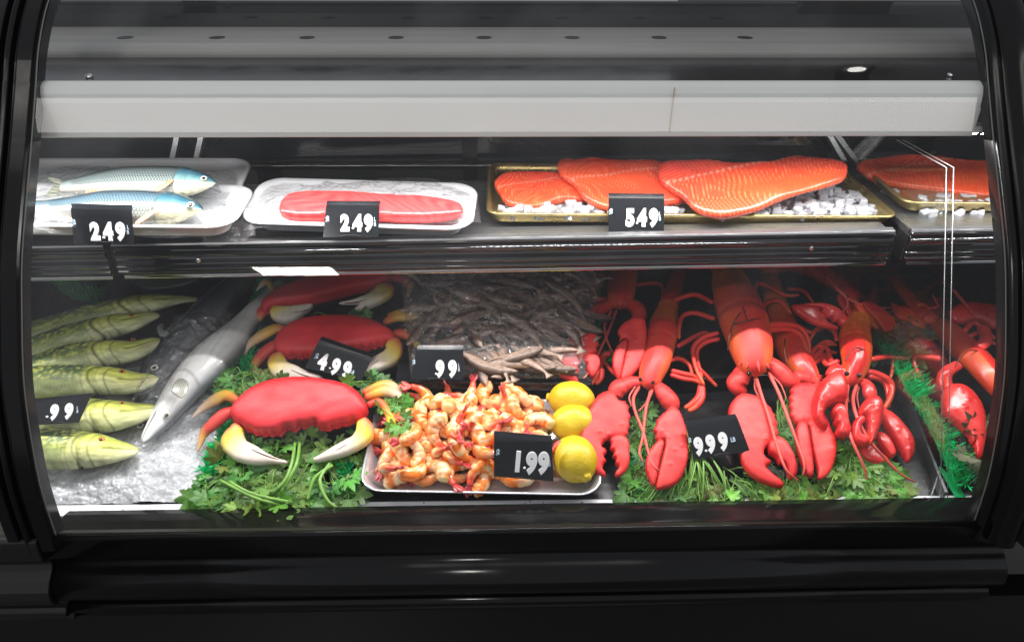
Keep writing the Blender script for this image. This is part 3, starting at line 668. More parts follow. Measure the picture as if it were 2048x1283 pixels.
# carp on foam trays, upper shelf
def carp_col(blue):
    nn = Noise(41, 10, 20)
    def f(t, q, k):
        q = np.clip(q+.42, -1, 1)
        top = np.array([.13, .22, .28]) if blue else np.array([.16, .20, .205])
        c = ramp(q, [(-1, (.46, .43, .36)), (-.5, (.40, .39, .34)), (-.05, (.24, .29, .28)), (.4, tuple(top*.95)), (.75, tuple(top*.6)), (1, tuple(top*.25))])
        s = t*56; qq = (np.arccos(np.clip(-q, -1, 1)))*7.5
        row = np.floor(qq); a = (s+.5*(row % 2)) % 1; b = qq % 1; d = np.sqrt(((a-.5)/.55)**2+((b-.5)/.75)**2)
        body = sst(.22, .25, t)*sst(.94, .9, t)
        sc_ = sst(.45, .85, d)*body*sst(-.8, -.1, q); c = mixc(c, c*.15, sc_*.95); c = mixc(c, np.minimum(c*1.3+.05, 1), (1-sst(.2, .5, d))*body*.35)
        hd = (1-body)*sst(.5, .2, t)
        hc = ramp(q, [(-1, (.55, .52, .43)), (-.3, (.5, .47, .3)), (.05, (.16, .29, .28)), (.5, (.04, .13, .18)), (1, (.02, .05, .07))])
        c = c*(1-hd[:, None])+hc*hd[:, None]*(1+.15*nn(t*6, q*2))[:, None]
        c = mixc(c, np.tile([.05, .09, .1], (len(t), 1)), np.exp(-((t-.215-.03*(1-q*q))/.006)**2)*.8*sst(-.9, -.2, q))
        c = mixc(c, np.tile([.08, .12, .12], (len(t), 1)), np.exp(-((t-.15-.02*(1-q*q))/.006)**2)*.5*sst(-.6, .1, q))
        c = mixc(c, np.tile([.3, .15, .1], (len(t), 1)), np.exp(-((q+.25-.8*t)/.06)**2)*sst(.07, .05, t)*.8)
        return c*(.62 if blue else .85)
    return f
ORG = lambda u, v, h: mixc((.50, .13, .04), (.55, .3, .2), .5+.5*np.sin(u*30+v*9))
def foamtray(label, px, depth_pl, hx, hy, h, ang=0., tilt=0., H=.022, grp=None):
    pl = depth_pl; c = pl.hit(*px, h); U = pl.U*math.cos(ang)+pl.V*math.sin(ang); V = np.cross(pl.N, U); N = nrm(pl.N*math.cos(tilt)-V*math.sin(tilt)); V = np.cross(N, U)
    m = MB(); ringtray(m, c, U, V, N, hx, hy, [(.012, 0), (.004, H*.8), (-.006, H), (-.009, H+.002), (-.006, H+.004), (.002, H+.002), (.02, .006), (.03, .004)], .032); t = m.build('foam_tray', FOAM, tagv=(label, 'foam tray', grp))
    return c, U, V, N
foamtray('white foam tray under the back wrapped fish, its corner raised', (248, 395), SHELF, .188, .08, .012, .03, .16, grp='foam trays')
ft2 = foamtray('white foam tray under the front wrapped fish behind the price tag', (235, 438), SHELF, .19, .062, .016, .0, .08, grp='foam trays')
SC = SHELF.tilted(300, 400, .045, .35)
def carp(label, pts, blue, eye, fins, tailp):
    t, Q = fish('carp', label, 'fish', SC, pts, carp_col(blue), FISHG, 'scaled fish in foam trays', flat=.62, ns=330, nt=110)
    for px, py, h, r in eye:
        c = SC.hit(px, py, h); m = MB(); sph(m, c, r, r, r*.5, SC.N); o = m.build('eye', EYEW, t); m = MB(); sph(m, c+nrm(CO-c)*r*.45, r*.62, r*.62, r*.35, SC.N); m.build('pupil', EYEB, o)
    for f, h in fins: fin(SC, f, .0015, ORG, FISHG, t, 'fin', h0=h)
    if tailp: fin(SC, tailp, .002, lambda u, v, h: mixc((.10, .12, .10), (.3, .3, .22), .5+.5*np.sin(v*40+u*10)), FISHG, t, 'tail')
carp('grey green scaled fish with orange fins on the back foam tray', Z1((1262, 310, .012, .002), (1240, 308, .012, .008), (1190, 305, .013, .017), (1110, 305, .014, .026), (1020, 302, .014, .029), (880, 302, .014, .030), (720, 302, .013, .028), (560, 312, .012, .021), (430, 325, .01, .014), (370, 330, .008, .011)), False,
     [(*Z1((1192, 282))[0], .024, .0048)], [(Z1((1020, 292), (985, 298), (930, 330), (905, 352), (925, 358), (975, 330)), .03), (Z1((545, 340), (500, 362), (500, 385), (540, 382), (590, 375), (575, 355)), .016), (Z1((655, 358), (650, 378), (690, 374), (685, 355)), .016)],
     Z1((400, 320), (340, 285), (285, 280), (290, 295), (330, 315), (300, 345), (262, 385), (300, 388), (360, 378), (405, 350)))
carp('blue backed scaled fish on the front foam tray partly behind its price tag', Z1((1182, 470, .012, .002), (1165, 465, .012, .008), (1110, 460, .013, .018), (1030, 458, .014, .028), (930, 458, .014, .031), (780, 456, .014, .033), (600, 450, .013, .030), (430, 462, .012, .024), (280, 458, .01, .016), (180, 458, .01, .013)), True,
     [(*Z1((1114, 437))[0], .026, .0055)], [(Z1((930, 462), (890, 470), (820, 515), (790, 545), (815, 550), (880, 505)), .032), (Z1((420, 495), (360, 510), (345, 530), (390, 538), (440, 525)), .016)], Z1((200, 440), (120, 410), (60, 400), (80, 470), (60, 520), (150, 490)))
def film(label, cs, pl, hs, amp, seed, hf, nx=80, ny=50, f=45):
    m = MB(); P = [pl.hit(x, y, h) for (x, y), h in zip(cs, hs)]; sheet(m, P, nx, ny, amp, seed, hf, pl.N, f); return m.build('cling_wrap', CLING, tagv=(label, 'plastic wrap', 'cling wraps over the foam trays'))
film('clear wrap stretched over the back fish tray', Z1((150, 395), (1320, 400), (1440, 240), (160, 262)), SHELF, (.045, .045, .03, .03), .0022, 61, lambda u, v: .028*math.sin(math.pi*v)**.7*math.sin(math.pi*min(1, u*1.05))**.5)
film('clear wrap stretched over the front fish tray with loose end', Z1((100, 600), (1210, 640), (1330, 400), (150, 395)), SHELF, (.03, .008, .03, .035), .0025, 62, lambda u, v: .036*math.sin(math.pi*v)**.7*math.sin(math.pi*min(1, u*1.05))**.5)
film('loose crumpled wrap between the fish trays and the red fillet tray', Z1((1180, 648), (1500, 648), (1480, 370), (1330, 400)), SHELF, (.004, .004, .02, .03), .007, 63, lambda u, v: .012*math.sin(math.pi*v), 50, 50, 60)
# red fillet pack
c, U_, V_, N_ = foamtray('long white foam tray holding one wrapped red fillet', (728, 432), SHELF, .168, .060, .012, -.06, .16, H=.022, grp='foam trays')
m = MB(); inflate(m, SHELF.tilted(740, 425, .035, .25), [(p[0]*.3418+460, p[1]*.3418+270) for p in ((290, 440), (330, 370), (420, 350), (560, 345), (720, 350), (860, 362), (1000, 370), (1130, 375), (1250, 390), (1340, 410), (1365, 440), (1340, 470), (1250, 488), (1100, 495), (900, 490), (700, 485), (500, 490), (380, 488), (310, 470))], .011, .01, .0024, lambda u, v, h: mixc((.68, .035, .04), (.76, .075, .07), .5+.5*np.sin(u*70+9*np.sin(v*4+u*7))*np.sin(v*7+u*13)), sat=2.2)
m.build('red_fillet', mat('red_fish_flesh', attr=True, rough=.3, var=.12, vs=30, bump=.35, bs=60, bdist=.002, sss=.1, coat=.2), tagv=('long bright red fillet under wrap on the foam tray', 'fillet'))
film('clear wrap with creases over the red fillet', ((492, 455), (962, 450), (955, 375), (520, 372)), SHELF, (.02, .018, .02, .02), .0026, 64, lambda u, v: .032*math.sin(math.pi*v)**.6*math.sin(math.pi*u)**.3, 110, 50, 50)

# ------------------------------------------------------------ gold pans, ice, salmon
def wavemat():
    m = mat('salmon_flesh', attr=True, rough=.28, bump=.25, bs=70, bdist=.0015, sss=.12, coat=.3, rvar=.08); return m
SALM = wavemat()
def salmon_col(dirx, seed, fr=26):
    a, b = Noise(seed, 10, 3), Noise(seed+2, 10, 9)
    def f(u, v, h):
        s = u*dirx[0]+v*dirx[1]; q = v*dirx[0]-u*dirx[1]
        ph = fr*(s*1.0+.55*np.abs(q-.45)+.02*a(u*2, v*2))
        l = np.exp(-((np.sin(ph*math.pi)/.30)**2)); l = l*sst(-.6, .5, b(u, v)+.5)
        c = mixc((.68, .035, .022), (.78, .09, .028), .5+.5*a(u, v)); c = mixc(c, np.tile([.62, .03, .03], (len(u), 1)), sst(.5, .95, v)*.7+sst(.4, .0, u)*0)
        c = mixc(c, np.tile([.92, .42, .16], (len(u), 1)), l*.42)
        mid = np.exp(-((q-.47)/.02)**2)*(.5+.5*np.sin(u*190)); return mixc(c, np.tile([.9, .55, .4], (len(u), 1)), mid*.5)
    return f
def goldpan(label, px0, px1, pyf, yb, x1b=None):
    a_, b_ = SHELF.hit(px0, pyf, .014), SHELF.hit(px1, pyf, .014); hx = (b_[0]-a_[0])/2; hy = (yb-a_[1])/2; c = (a_+b_)/2+np.array([0, hy, 0]); c[2] = SHZ+.0035+.012*c[0]
    m = MB(); ringtray(m, c, SHELF.U, SHELF.V, SHELF.N, hx, hy, [(.008, 0), (.003, .010), (-.001, .0135), (-.003, .016), (-.0005, .0185), (.004, .0175), (.0055, .012), (.010, .003), (.014, .0018)], .022, 8)
    o = m.build('gold_pan', GOLD, tagv=(label, 'baking pan', 'gold pans on the shelf')); return c, hx, hy
gc, ghx, ghy = goldpan('wide gold pan with three salmon fillets on ice on the middle shelf', 976, 1788, 446, 1.30)
gr, grx, gry = goldpan('gold pan on the right shelf stretch cut off by the case post', 1806, 2500, 441, 1.30)
icem = []
for s in range(6):
    r = np.random.RandomState(s+50); bm = bmesh.new(); bmesh.ops.create_cube(bm, size=.0132); 
    for v in bm.verts: v.co += Vector(r.uniform(-.0012, .0012, 3))
    bmesh.ops.bevel(bm, geom=bm.edges[:], offset=.0012, segments=1, affect='EDGES'); me = bpy.data.meshes.new('ice_cube'); bm.to_mesh(me); bm.free(); me.materials.append(ICE); icem.append(me)
nice = 0
def ice(px, py, h, rv, label, grp):
    global nice
    c = SHELF.hit(px, py, h); o = bpy.data.objects.new('ice_cube', icem[rv.randint(6)]); C.objects.link(o); o.location = c; o.rotation_euler = (rv.normal(0, .16), rv.normal(0, .16), rv.uniform(0, 3.1)); k = rv.uniform(.85, 1.12); o.scale = (k, k, k)
    props(o, label, 'ice cube', grp); nice += 1
rv = np.random.RandomState(77)
def icefield(poly, dx, dy, label, grp, layers=((0, .012), (.5, .0215)), hole=None):
    P = np.array(poly, float)
    for off, h in layers:
        y = P[:, 1].min()+off*dy
        while y < P[:, 1].max():
            x = P[:, 0].min()+rv.uniform(0, dx)
            while x < P[:, 0].max():
                if inside(np.array([[x, y]]), P)[0] and rv.rand() > (.0 if h < .02 else .45): ice(x+rv.normal(0, 2), y+rv.normal(0, 1.5), h+.002*rv.rand(), rv, label, grp)
                x += dx*rv.uniform(.9, 1.1)
            y += dy
icefield([(1000, 412), (1190, 405), (1220, 431), (1004, 434)], 16, 10, 'clear acrylic ice cube at the left end of the wide gold pan', 'ice cubes left in the wide gold pan')
icefield([(1190, 400), (1330, 398), (1380, 428), (1218, 431)], 16, 10, 'clear acrylic ice cube between the middle salmon fillets and the price tag', 'ice cubes behind the price tag')
icefield([(1480, 428), (1560, 395), (1660, 382), (1720, 390), (1755, 410), (1758, 426), (1745, 431), (1420, 431), (1390, 426)], 16, 9, 'clear acrylic ice cube right of the big salmon fillet in the wide gold pan', 'ice cubes right in the wide gold pan', ((0, .012), (.4, .021)))
icefield([(1615, 372), (1668, 368), (1668, 385), (1615, 392)], 17, 10, 'clear acrylic ice cube under the tip of the big salmon fillet', 'ice cubes under the salmon tip')
icefield([(1752, 368), (1830, 372), (1840, 390), (1760, 386)], 17, 10, 'clear acrylic ice cube under the tip of the right salmon fillet', 'ice cubes under the right salmon')
icefield([(1790, 400), (1840, 385), (1880, 398), (1990, 398), (2030, 428), (1836, 426)], 16.5, 9, 'clear acrylic ice cube in the right gold pan', 'ice cubes in the right gold pan')
def Z2(*p): return [(680+x/2.9157, 260+y/2.9157) for x, y in p]
def Z3(*p): return [(1348+x/2.2914, y/2.2914) for x, y in p]
for lab, pts, ax_, h, tl, tly, d, sd in (
  ('smallest salmon fillet at the left end of the gold pan', Z2((900, 310), (960, 262), (1060, 250), (1180, 254), (1280, 262), (1340, 300), (1400, 360), (1460, 400), (1420, 420), (1300, 418), (1200, 450), (1100, 465), (1020, 455), (970, 432), (930, 380)), .02, .030, .45, .0, (.85, .35), 1),
  ('middle salmon fillet lying over the left one on the gold pan', Z2((1268, 210), (1290, 176), (1400, 178), (1600, 180), (1800, 185), (1900, 200), (1960, 240), (2010, 330), (2030, 400), (1980, 430), (1850, 440), (1700, 460), (1560, 470), (1480, 440), (1420, 400), (1360, 320), (1290, 270)), .02, .038, .45, .03, (.8, .3), 2),
  ('largest salmon fillet with a tapered right end, on top of the others', Z3((-75, 790), (-60, 755), (0, 742), (100, 740), (200, 745), (320, 752), (430, 750), (500, 730), (570, 722), (680, 730), (750, 740), (790, 758), (792, 800), (770, 830), (700, 855), (600, 880), (510, 910), (430, 945), (350, 975), (240, 1000), (150, 990), (90, 960), (40, 905), (-20, 870), (-65, 830)), .02, .044, .42, -.05, (.75, .45), 3),
  ('salmon fillet with a pointed left end on the right gold pan', Z3((835, 765), (880, 740), (960, 726), (1080, 722), (1200, 730), (1420, 745), (1650, 760), (1650, 900), (1440, 908), (1300, 895), (1200, 880), (1100, 866), (1000, 852), (920, 830), (870, 800)), .02, .032, .42, -.03, (.75, .45), 4)):
    cx = sum(p[0] for p in pts)/len(pts); cy = max(p[1] for p in pts); pl = SHELF.tilted(cx, cy, h-.012, tl, tly)
    nn = Noise(sd*7, 8, 60)
    m = MB(); inflate(m, pl, pts, .0095, .008, .0021, salmon_col(nrm(d), sd*5+3, 38), sat=2.2, bump=lambda x, y: .0012*nn(x, y)); m.build('salmon_fillet', SALM, tagv=(lab, 'salmon fillet', 'salmon fillets'))

# ------------------------------------------------------------ price tags
tag([(148, 488), (268, 486), (262, 410), (140, 407)], Plane(SHELF.hit(200, 488, .008)-np.array([0, .012, 0]), (0, -math.cos(.35), math.sin(.35))), 0, [('2', 190, 462, 33), ('.', 208, 475, 5), ('4', 216, 462, 33), ('9', 241, 462, 33)], 'price tag reading 2.49 in front of the wrapped whole fish', (148, 445, 13), (256, 459, 8))
tag([(646, 474), (756, 474), (760, 401), (653, 400)], Plane(SHELF.hit(700, 474, .008)-np.array([0, .03, 0]), (.03, -math.cos(.55), math.sin(.55))), 0, [('2', 690, 445, 31), ('.', 706, 456, 5), ('4', 715, 445, 31), ('9', 737, 445, 31)], 'price tag reading 2.49 in front of the red fillet pack', (655, 438, 13), (750, 443, 8))
tag([(1217, 464), (1328, 464), (1329, 387), (1217, 386)], Plane(SHELF.hit(1270, 464, .007)-np.array([0, .012, 0]), (0, -math.cos(.4), math.sin(.4))), 0, [('5', 1260, 434, 33), ('.', 1274, 446, 5), ('4', 1284, 434, 33), ('9', 1307, 434, 33)], 'price tag reading 5.49 in front of the salmon pan', (1222, 423, 13), (1320, 432, 8))
def dtag(c, dg, lab, dol=None, lb=None, h=.04, lean=.75, tw=0., lbh=False, curved=True):
    bx = (c[0][0]+c[1][0])/2; by = (c[0][1]+c[1][1])/2; P = DECK.hit(bx, by, h); N = nrm([tw, -math.cos(lean), math.sin(lean)])
    return tag(c, Plane(P, N), 0, dg, lab, dol, lb, lbh, curved=curved)
dtag([(60, 850), (157, 844), (185, 784), (56, 797)], [('.', 94, 833, 4), ('9', 109, 823, 28), ('9', 138, 821, 28)], 'price tag reading .99 lying across the pikes', None, (155, 818, 6), .078, .85)
dtag([(610, 735), (722, 762), (748, 708), (643, 671)], [('4', 646, 722, 30), ('.', 660, 736, 5), ('9', 672, 732, 30), ('9', 694, 738, 30)], 'tilted price tag reading 4.99 leaning on the middle crab', (634, 712, 13), (705, 743, 7), .055, .8, lbh=True)
dtag([(820, 759), (925, 759), (927, 690), (835, 690)], [('.', 872, 747, 4), ('9', 880, 736, 31), ('9', 905, 736, 31)], 'price tag reading .99 at the front of the dried fish bag', (828, 724, 11), (918, 734, 7), .078, .6)
dtag([(988, 952), (1107, 962), (1104, 872), (988, 862)], [('1', 1036, 921, 38), ('.', 1049, 935, 5), ('9', 1063, 924, 40), ('9', 1087, 924, 40)], 'price tag reading 1.99 stuck in the shrimp tray', (996, 904, 14), (1099, 922, 9), .042, .5, curved=True)
dtag([(1388, 918), (1500, 902), (1472, 827), (1370, 842)], [('9', 1397, 891, 33), ('.', 1412, 901, 5), ('9', 1421, 886, 33), ('9', 1446, 881, 33)], 'price tag reading 9.99 standing among the lobster claws', (1380, 880, 11), (1466, 878, 9), .045, .65, lbh=True)
# ------------------------------------------------------------ crabs
GROOVE = mat('dark_groove', (.10, .03, .02), .5)
CRed, CYel, CWht = (.62, .018, .02), (.80, .56, .02), (.78, .70, .60)
def gradcol(stops, along):
    return lambda u, v, h: ramp(along(u, v), stops)
def crab(label, car, carh, lclaw, rclaw, legs, hh, tilt=.25, dirs=(0, 1)):
    cx = sum(p[0] for p in car)/len(car); cy = max(p[1] for p in car)
    pl = DECK.tilted(cx, cy, hh, tilt); t = thing('crab', label, 'crab', DECK.hit(cx, cy, 0), 'red crabs on parsley')
    n1 = Noise(int(cx), 12, 120); n3 = Noise(int(cx)+7, 10, 50); n2 = Noise(int(cx)+1, 10, 6)
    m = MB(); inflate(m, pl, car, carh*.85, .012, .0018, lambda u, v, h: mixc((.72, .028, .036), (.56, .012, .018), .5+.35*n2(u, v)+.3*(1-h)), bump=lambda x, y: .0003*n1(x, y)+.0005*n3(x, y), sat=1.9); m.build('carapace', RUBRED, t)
    for cl, side in ((lclaw, 0), (rclaw, 1)):
        plc = pl.tilted(cl[0][0], cl[0][1], .006, 0.1); xs = [p[0] for p in cl]
        along = (lambda u, v: u) if side == 0 else (lambda u, v: 1-u)
        m = MB(); inflate(m, plc, cl, .013, .008, .0015, lambda u, v, h, a=along: mixc(ramp(a(u, v)*.55+(1-v)*.5, [(0, CRed), (.12, (.72, .12, .02)), (.27, CYel), (.42, (.8, .68, .3)), (.6, CWht), (1, (.74, .62, .56))]), (.7, .45, .4), .12+.1*np.sin(u*40)), sat=1.5); c = m.build('claw', RUBRED, t)
        xs_ = np.array(cl); tipi = int(np.argmax(xs_[:, 0]) if side == 0 else np.argmin(xs_[:, 0])); cm = xs_.mean(0); tp = xs_[tipi]
        g = [plc.hit(*(cm*(1-f)+tp*f+np.array([0, 3*math.sin(f*3)])), hh_) for f, hh_ in ((.05, .0128), (.35, .0112), (.65, .0075), (.93, .003))]
        m = MB(); tube(m, g, [.0004, .0009, .0008, .0003], 6, n=16); m.build('finger_gap', GROOVE, c)
    for L in legs:
        stops = L[0]; m = MB(); limb(m, pl, L[1], nt=10, col=lambda tt, q, k, s=stops: ramp(tt, s), flat=.75, n=26); m.build('leg', RUBRED, t)
    m = MB(); oc = crc(np.array([pl.uv(p[0], p[1]) for p in car]), 5); vm = oc[:, 1].mean()
    for i in range(0, len(oc), 3):
        if oc[i, 1] < vm+.004: sph(m, pl.w(oc[i, 0]*.985, oc[i, 1]+.0016, .0015), .0032, .0026, .0022, pl.N, (.66, .02, .028), 6, 9)
    m.build('shell_rim', RUBRED, t)
    return t, pl
LG1 = [(0, (.6, .05, .02)), (.3, (.72, .42, .04)), (.6, (.62, .40, .22)), (1, (.72, .6, .52))]
LG2 = [(0, (.62, .02, .02)), (.55, (.66, .06, .04)), (.75, (.7, .35, .08)), (1, (.68, .45, .3))]
LG3 = [(0, (.6, .02, .02)), (.35, (.7, .15, .03)), (.6, (.8, .52, .03)), (1, (.8, .6, .2))]
crab('front crab with a broad smooth red shell and pale pincers over the parsley',
     Z5((225, 740), (232, 705), (265, 665), (330, 610), (420, 575), (520, 560), (620, 562), (720, 575), (800, 600), (850, 635), (885, 690), (888, 720), (870, 735), (860, 752), (840, 762), (815, 764), (790, 777), (765, 776), (740, 788), (715, 790), (700, 802), (675, 797), (655, 800), (645, 780), (632, 772), (622, 790), (600, 782), (580, 795), (560, 783), (548, 800), (533, 808), (512, 795), (480, 808), (465, 828), (440, 820), (425, 832), (405, 822), (385, 832), (365, 820), (345, 825), (325, 810), (300, 806), (285, 790), (262, 785), (245, 768)), .030,
     Z5((245, 765), (225, 785), (195, 815), (178, 855), (186, 895), (215, 925), (250, 948), (310, 965), (370, 968), (420, 963), (490, 962), (491, 948), (440, 932), (390, 905), (350, 878), (322, 866), (298, 850), (288, 820), (283, 790)),
     Z5((835, 765), (875, 740), (905, 765), (918, 800), (910, 840), (885, 865), (850, 890), (800, 915), (750, 933), (700, 945), (640, 955), (620, 940), (660, 918), (720, 883), (780, 850), (815, 830), (832, 800)),
     [(LG1, Z5((260, 660, .0, .006), (200, 630, .0, .009), (150, 650, -.004, .010), (90, 690, -.01, .007), (32, 742, -.016, .0012))), (LG2, Z5((250, 700, .0, .007), (190, 725, .0, .011), (130, 775, -.004, .010), (90, 820, -.01, .007), (60, 905, -.016, .0015))),
      (LG1, Z5((860, 620, 0, .006), (950, 580, 0, .008), (1000, 590, 0, .010), (1035, 630, -.003, .008), (1062, 690, -.006, .001))), (LG3, Z5((880, 680, 0, .006), (940, 660, .0, .006), (985, 720, -.002, .006), (1000, 780, -.004, .007), (985, 865, -.008, .0015))), (LG1, Z5((870, 640, .0, .006), (960, 610, .002, .009), (1020, 625, .0, .008), (1050, 660, -.003, .004)))], .042, .28)
crab('middle crab with a price tag leaning on its claws',
     Z5((438, 395), (452, 355), (490, 312), (560, 282), (650, 266), (750, 262), (850, 268), (930, 288), (990, 318), (1022, 350), (1028, 380), (1000, 388), (975, 385), (960, 398), (940, 392), (925, 408), (905, 402), (885, 417), (862, 410), (840, 425), (815, 418), (790, 433), (765, 426), (740, 445), (710, 440), (680, 452), (650, 446), (620, 458), (590, 448), (560, 455), (530, 447), (505, 455), (480, 447), (460, 442), (445, 425)), .028,
     Z5((452, 425), (420, 440), (403, 475), (408, 515), (430, 545), (460, 562), (510, 568), (580, 560), (660, 552), (660, 538), (600, 520), (545, 492), (505, 475), (488, 450), (475, 430)),
     Z5((975, 385), (1010, 358), (1040, 362), (1056, 400), (1045, 450), (1010, 485), (950, 510), (880, 533), (810, 544), (803, 530), (850, 502), (905, 458), (950, 432), (972, 415)),
     [(LG1, Z5((500, 320, 0, .006), (450, 305, 0, .009), (390, 330, -.003, .011), (330, 370, -.01, .009), (300, 400, -.012, .006), (273, 460, -.02, .0012))), (LG2, Z5((470, 370, 0, .006), (430, 390, 0, .010), (380, 430, -.004, .011), (340, 480, -.01, .008), (318, 542, -.018, .0012))),
      (LG1, Z5((960, 280, 0, .006), (1030, 250, 0, .010), (1100, 250, .0, .012), (1150, 275, 0, .010), (1175, 300, -.004, .008), (1192, 338, -.008, .0012))), (LG3, Z5((1000, 330, 0, .006), (1050, 330, 0, .010), (1100, 345, .0, .011), (1130, 380, -.002, .009), (1125, 420, -.006, .007), (1108, 472, -.01, .0015))), (LG1, Z5((980, 250, 0, .006), (1050, 235, 0, .010), (1120, 230, 0, .007), (1160, 245, 0, .001)))], .05, .25)
crab('rear crab half hidden in the shade under the shelf',
     Z5((372, 225), (380, 190), (430, 150), (520, 105), (640, 68), (780, 35), (900, 30), (985, 45), (1000, 80), (960, 105), (900, 122), (840, 130), (780, 145), (720, 160), (660, 175), (600, 190), (540, 198), (480, 205), (420, 222), (395, 240)), .028,
     Z5((435, 200), (415, 225), (418, 255), (445, 275), (490, 284), (540, 272), (580, 238), (618, 205), (612, 190), (560, 200), (500, 208), (460, 205)),
     Z5((940, 100), (985, 92), (1014, 110), (1005, 150), (960, 180), (900, 208), (850, 224), (822, 212), (848, 192), (755, 190), (752, 182), (810, 172), (880, 150), (915, 125)),
     [(LG2, Z5((430, 170, 0, .006), (390, 210, 0, .011), (360, 250, -.004, .009), (332, 302, -.01, .0015))), (LG1, Z5((440, 140, 0, .006), (400, 80, 0, .006), (375, 90, 0, .006), (345, 125, -.006, .001))),
      (LG2, Z5((960, 70, 0, .006), (1020, 60, 0, .010), (1075, 80, 0, .010), (1090, 115, -.002, .007), (1070, 158, -.006, .0012))), (LG1, Z5((1000, 50, 0, .006), (1100, 50, 0, .006), (1160, 110, -.004, .001)))], .055, .2)

# ------------------------------------------------------------ lobsters
LRED, LOR = (.74, .045, .038), (.74, .16, .025)
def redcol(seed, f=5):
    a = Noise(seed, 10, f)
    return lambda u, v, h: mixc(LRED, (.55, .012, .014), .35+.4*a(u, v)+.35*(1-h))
def body_col(seed, stops):
    a = Noise(seed, 10, 4)
    def f(t, q, k):
        c = ramp(t, stops); e = sst(.35, .95, np.abs(q)+.25*a(t*2, q)); return mixc(c, LOR, e*.55*sst(.8, .3, t))
    return f
def lobster(label, spine, seg, M_, tilt=0, claws=(), arms=(), legs=(), ants=(), eyes=(), tails=(), stops=None, grooves=(), flat=.8, warm=True, slim=.82):
    """spine from head to tail (px,py,h,r); seg = fraction where the abdomen starts"""
    P = np.array([list(DECK.hit(p[0], p[1], p[2]))+[p[3]*slim] for p in spine]); Q = cr(P, 150); T = np.linspace(0, 1, 150)
    t = thing('lobster', label, 'lobster', Q[60, :3]*[1, 1, 1]-DECK.N*Q[60, 3], 'red lobsters on the deck')
    stops = stops or [(0, LRED), (.3, LRED), (seg-.02, (.74, .13, .02)), (seg, (.66, .05, .02)), (1, (.55, .02, .015))]
    i1 = int(150*seg)+2
    m = MB(); rr = Q[:i1, 3].copy(); rr[:4] *= [.3, .6, .85, .95]; rr[-5:] *= [.995, .98, .95, .89, .8]; tt = T[:i1]
    gr = 1-.05*np.exp(-((tt/seg-.52)/.02)**2)
    loft(m, Q[:i1, :3], rr*gr, rr*flat*gr, DECK.N, 44, body_col(len(label), [(s[0]/seg, s[1]) for s in stops if s[0] <= seg+.01]), shape=lambda t_, th, S, U, A, B: U[:, None]*((.06*np.exp(-((np.cos(th)[None, :])/.07)**2)*-1+.10*np.exp(-((np.cos(th)[None, :])/.4)**2))*B[:, None]*np.ones((len(t_), 1)))[..., None])
    m.build('carapace', M_, t)
    if i1 < 140:
        ns = 6; 
        for s in range(ns):
            a0 = i1-5+int((150-i1+4)*s/ns); a1 = min(149, i1-6+int((150-i1+4)*(s+1)/ns)+4)
            if a1-a0 < 4: continue
            idx = np.arange(a0, a1+1); w_ = np.linspace(0, 1, len(idx)); k_ = .76+.15*w_**.7; k_[-2:] *= [.93, .8]
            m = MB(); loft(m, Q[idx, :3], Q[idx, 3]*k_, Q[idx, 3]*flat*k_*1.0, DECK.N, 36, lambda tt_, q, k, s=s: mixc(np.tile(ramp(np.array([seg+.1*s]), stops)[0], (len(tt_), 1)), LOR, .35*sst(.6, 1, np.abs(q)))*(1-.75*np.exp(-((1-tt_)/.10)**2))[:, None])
            m.build('abdomen_segment', M_, t)
    rk = np.random.RandomState(len(label))
    # rostrum spikes at the head
    hd = Q[3:9, :3]; hw = Q[8, 3]; tg = nrm(Q[0, :3]-Q[12, :3]); sd_ = nrm(np.cross(tg, DECK.N))
    for a_, l_, o_ in ((0, .020, .0), (.35, .014, .45), (-.35, .014, -.45), (.7, .009, .8), (-.7, .009, -.8)):
        b_ = Q[7, :3]+DECK.N*hw*flat*.75*(1-abs(o_)*.5)+sd_*hw*o_; d_ = nrm(tg*math.cos(a_)+sd_*math.sin(a_)+DECK.N*.15); L_ = l_*Q[40, 3]/.03
        m = MB(); loft(m, [b_-d_*L_*.5, b_, b_+d_*L_*.5, b_+d_*L_], [.15*L_, .2*L_, .12*L_, .02*L_], [.15*L_, .2*L_, .12*L_, .02*L_], DECK.N, 8, LRED); m.build('head_spine', M_, t)
    for out, dac, h, H, tl in claws:
        xs = [p[0] for p in out]; cy = max(p[1] for p in out); pl = DECK.tilted(sum(xs)/len(xs), cy, h, tl)
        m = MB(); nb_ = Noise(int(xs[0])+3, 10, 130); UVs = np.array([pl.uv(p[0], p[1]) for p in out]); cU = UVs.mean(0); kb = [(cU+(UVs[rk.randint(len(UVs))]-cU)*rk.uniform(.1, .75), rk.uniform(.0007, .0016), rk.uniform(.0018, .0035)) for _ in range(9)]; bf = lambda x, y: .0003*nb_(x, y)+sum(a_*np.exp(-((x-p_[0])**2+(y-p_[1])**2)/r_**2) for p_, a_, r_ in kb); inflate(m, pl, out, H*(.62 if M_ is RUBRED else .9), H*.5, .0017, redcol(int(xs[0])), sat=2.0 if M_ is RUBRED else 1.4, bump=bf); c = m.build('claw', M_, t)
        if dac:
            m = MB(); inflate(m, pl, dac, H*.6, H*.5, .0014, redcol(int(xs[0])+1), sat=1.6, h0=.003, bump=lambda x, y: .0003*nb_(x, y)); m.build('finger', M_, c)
    for a in arms:
        m = MB(); limb(m, DECK, a, nt=14, col=lambda tt_, q, k: mixc(LRED, (.5, .012, .012), np.exp(-((tt_-.5)/.05)**2)*.6+sst(.5, 1., np.abs(q))*.3), flat=.75, scale=.88); m.build('arm', M_, t)
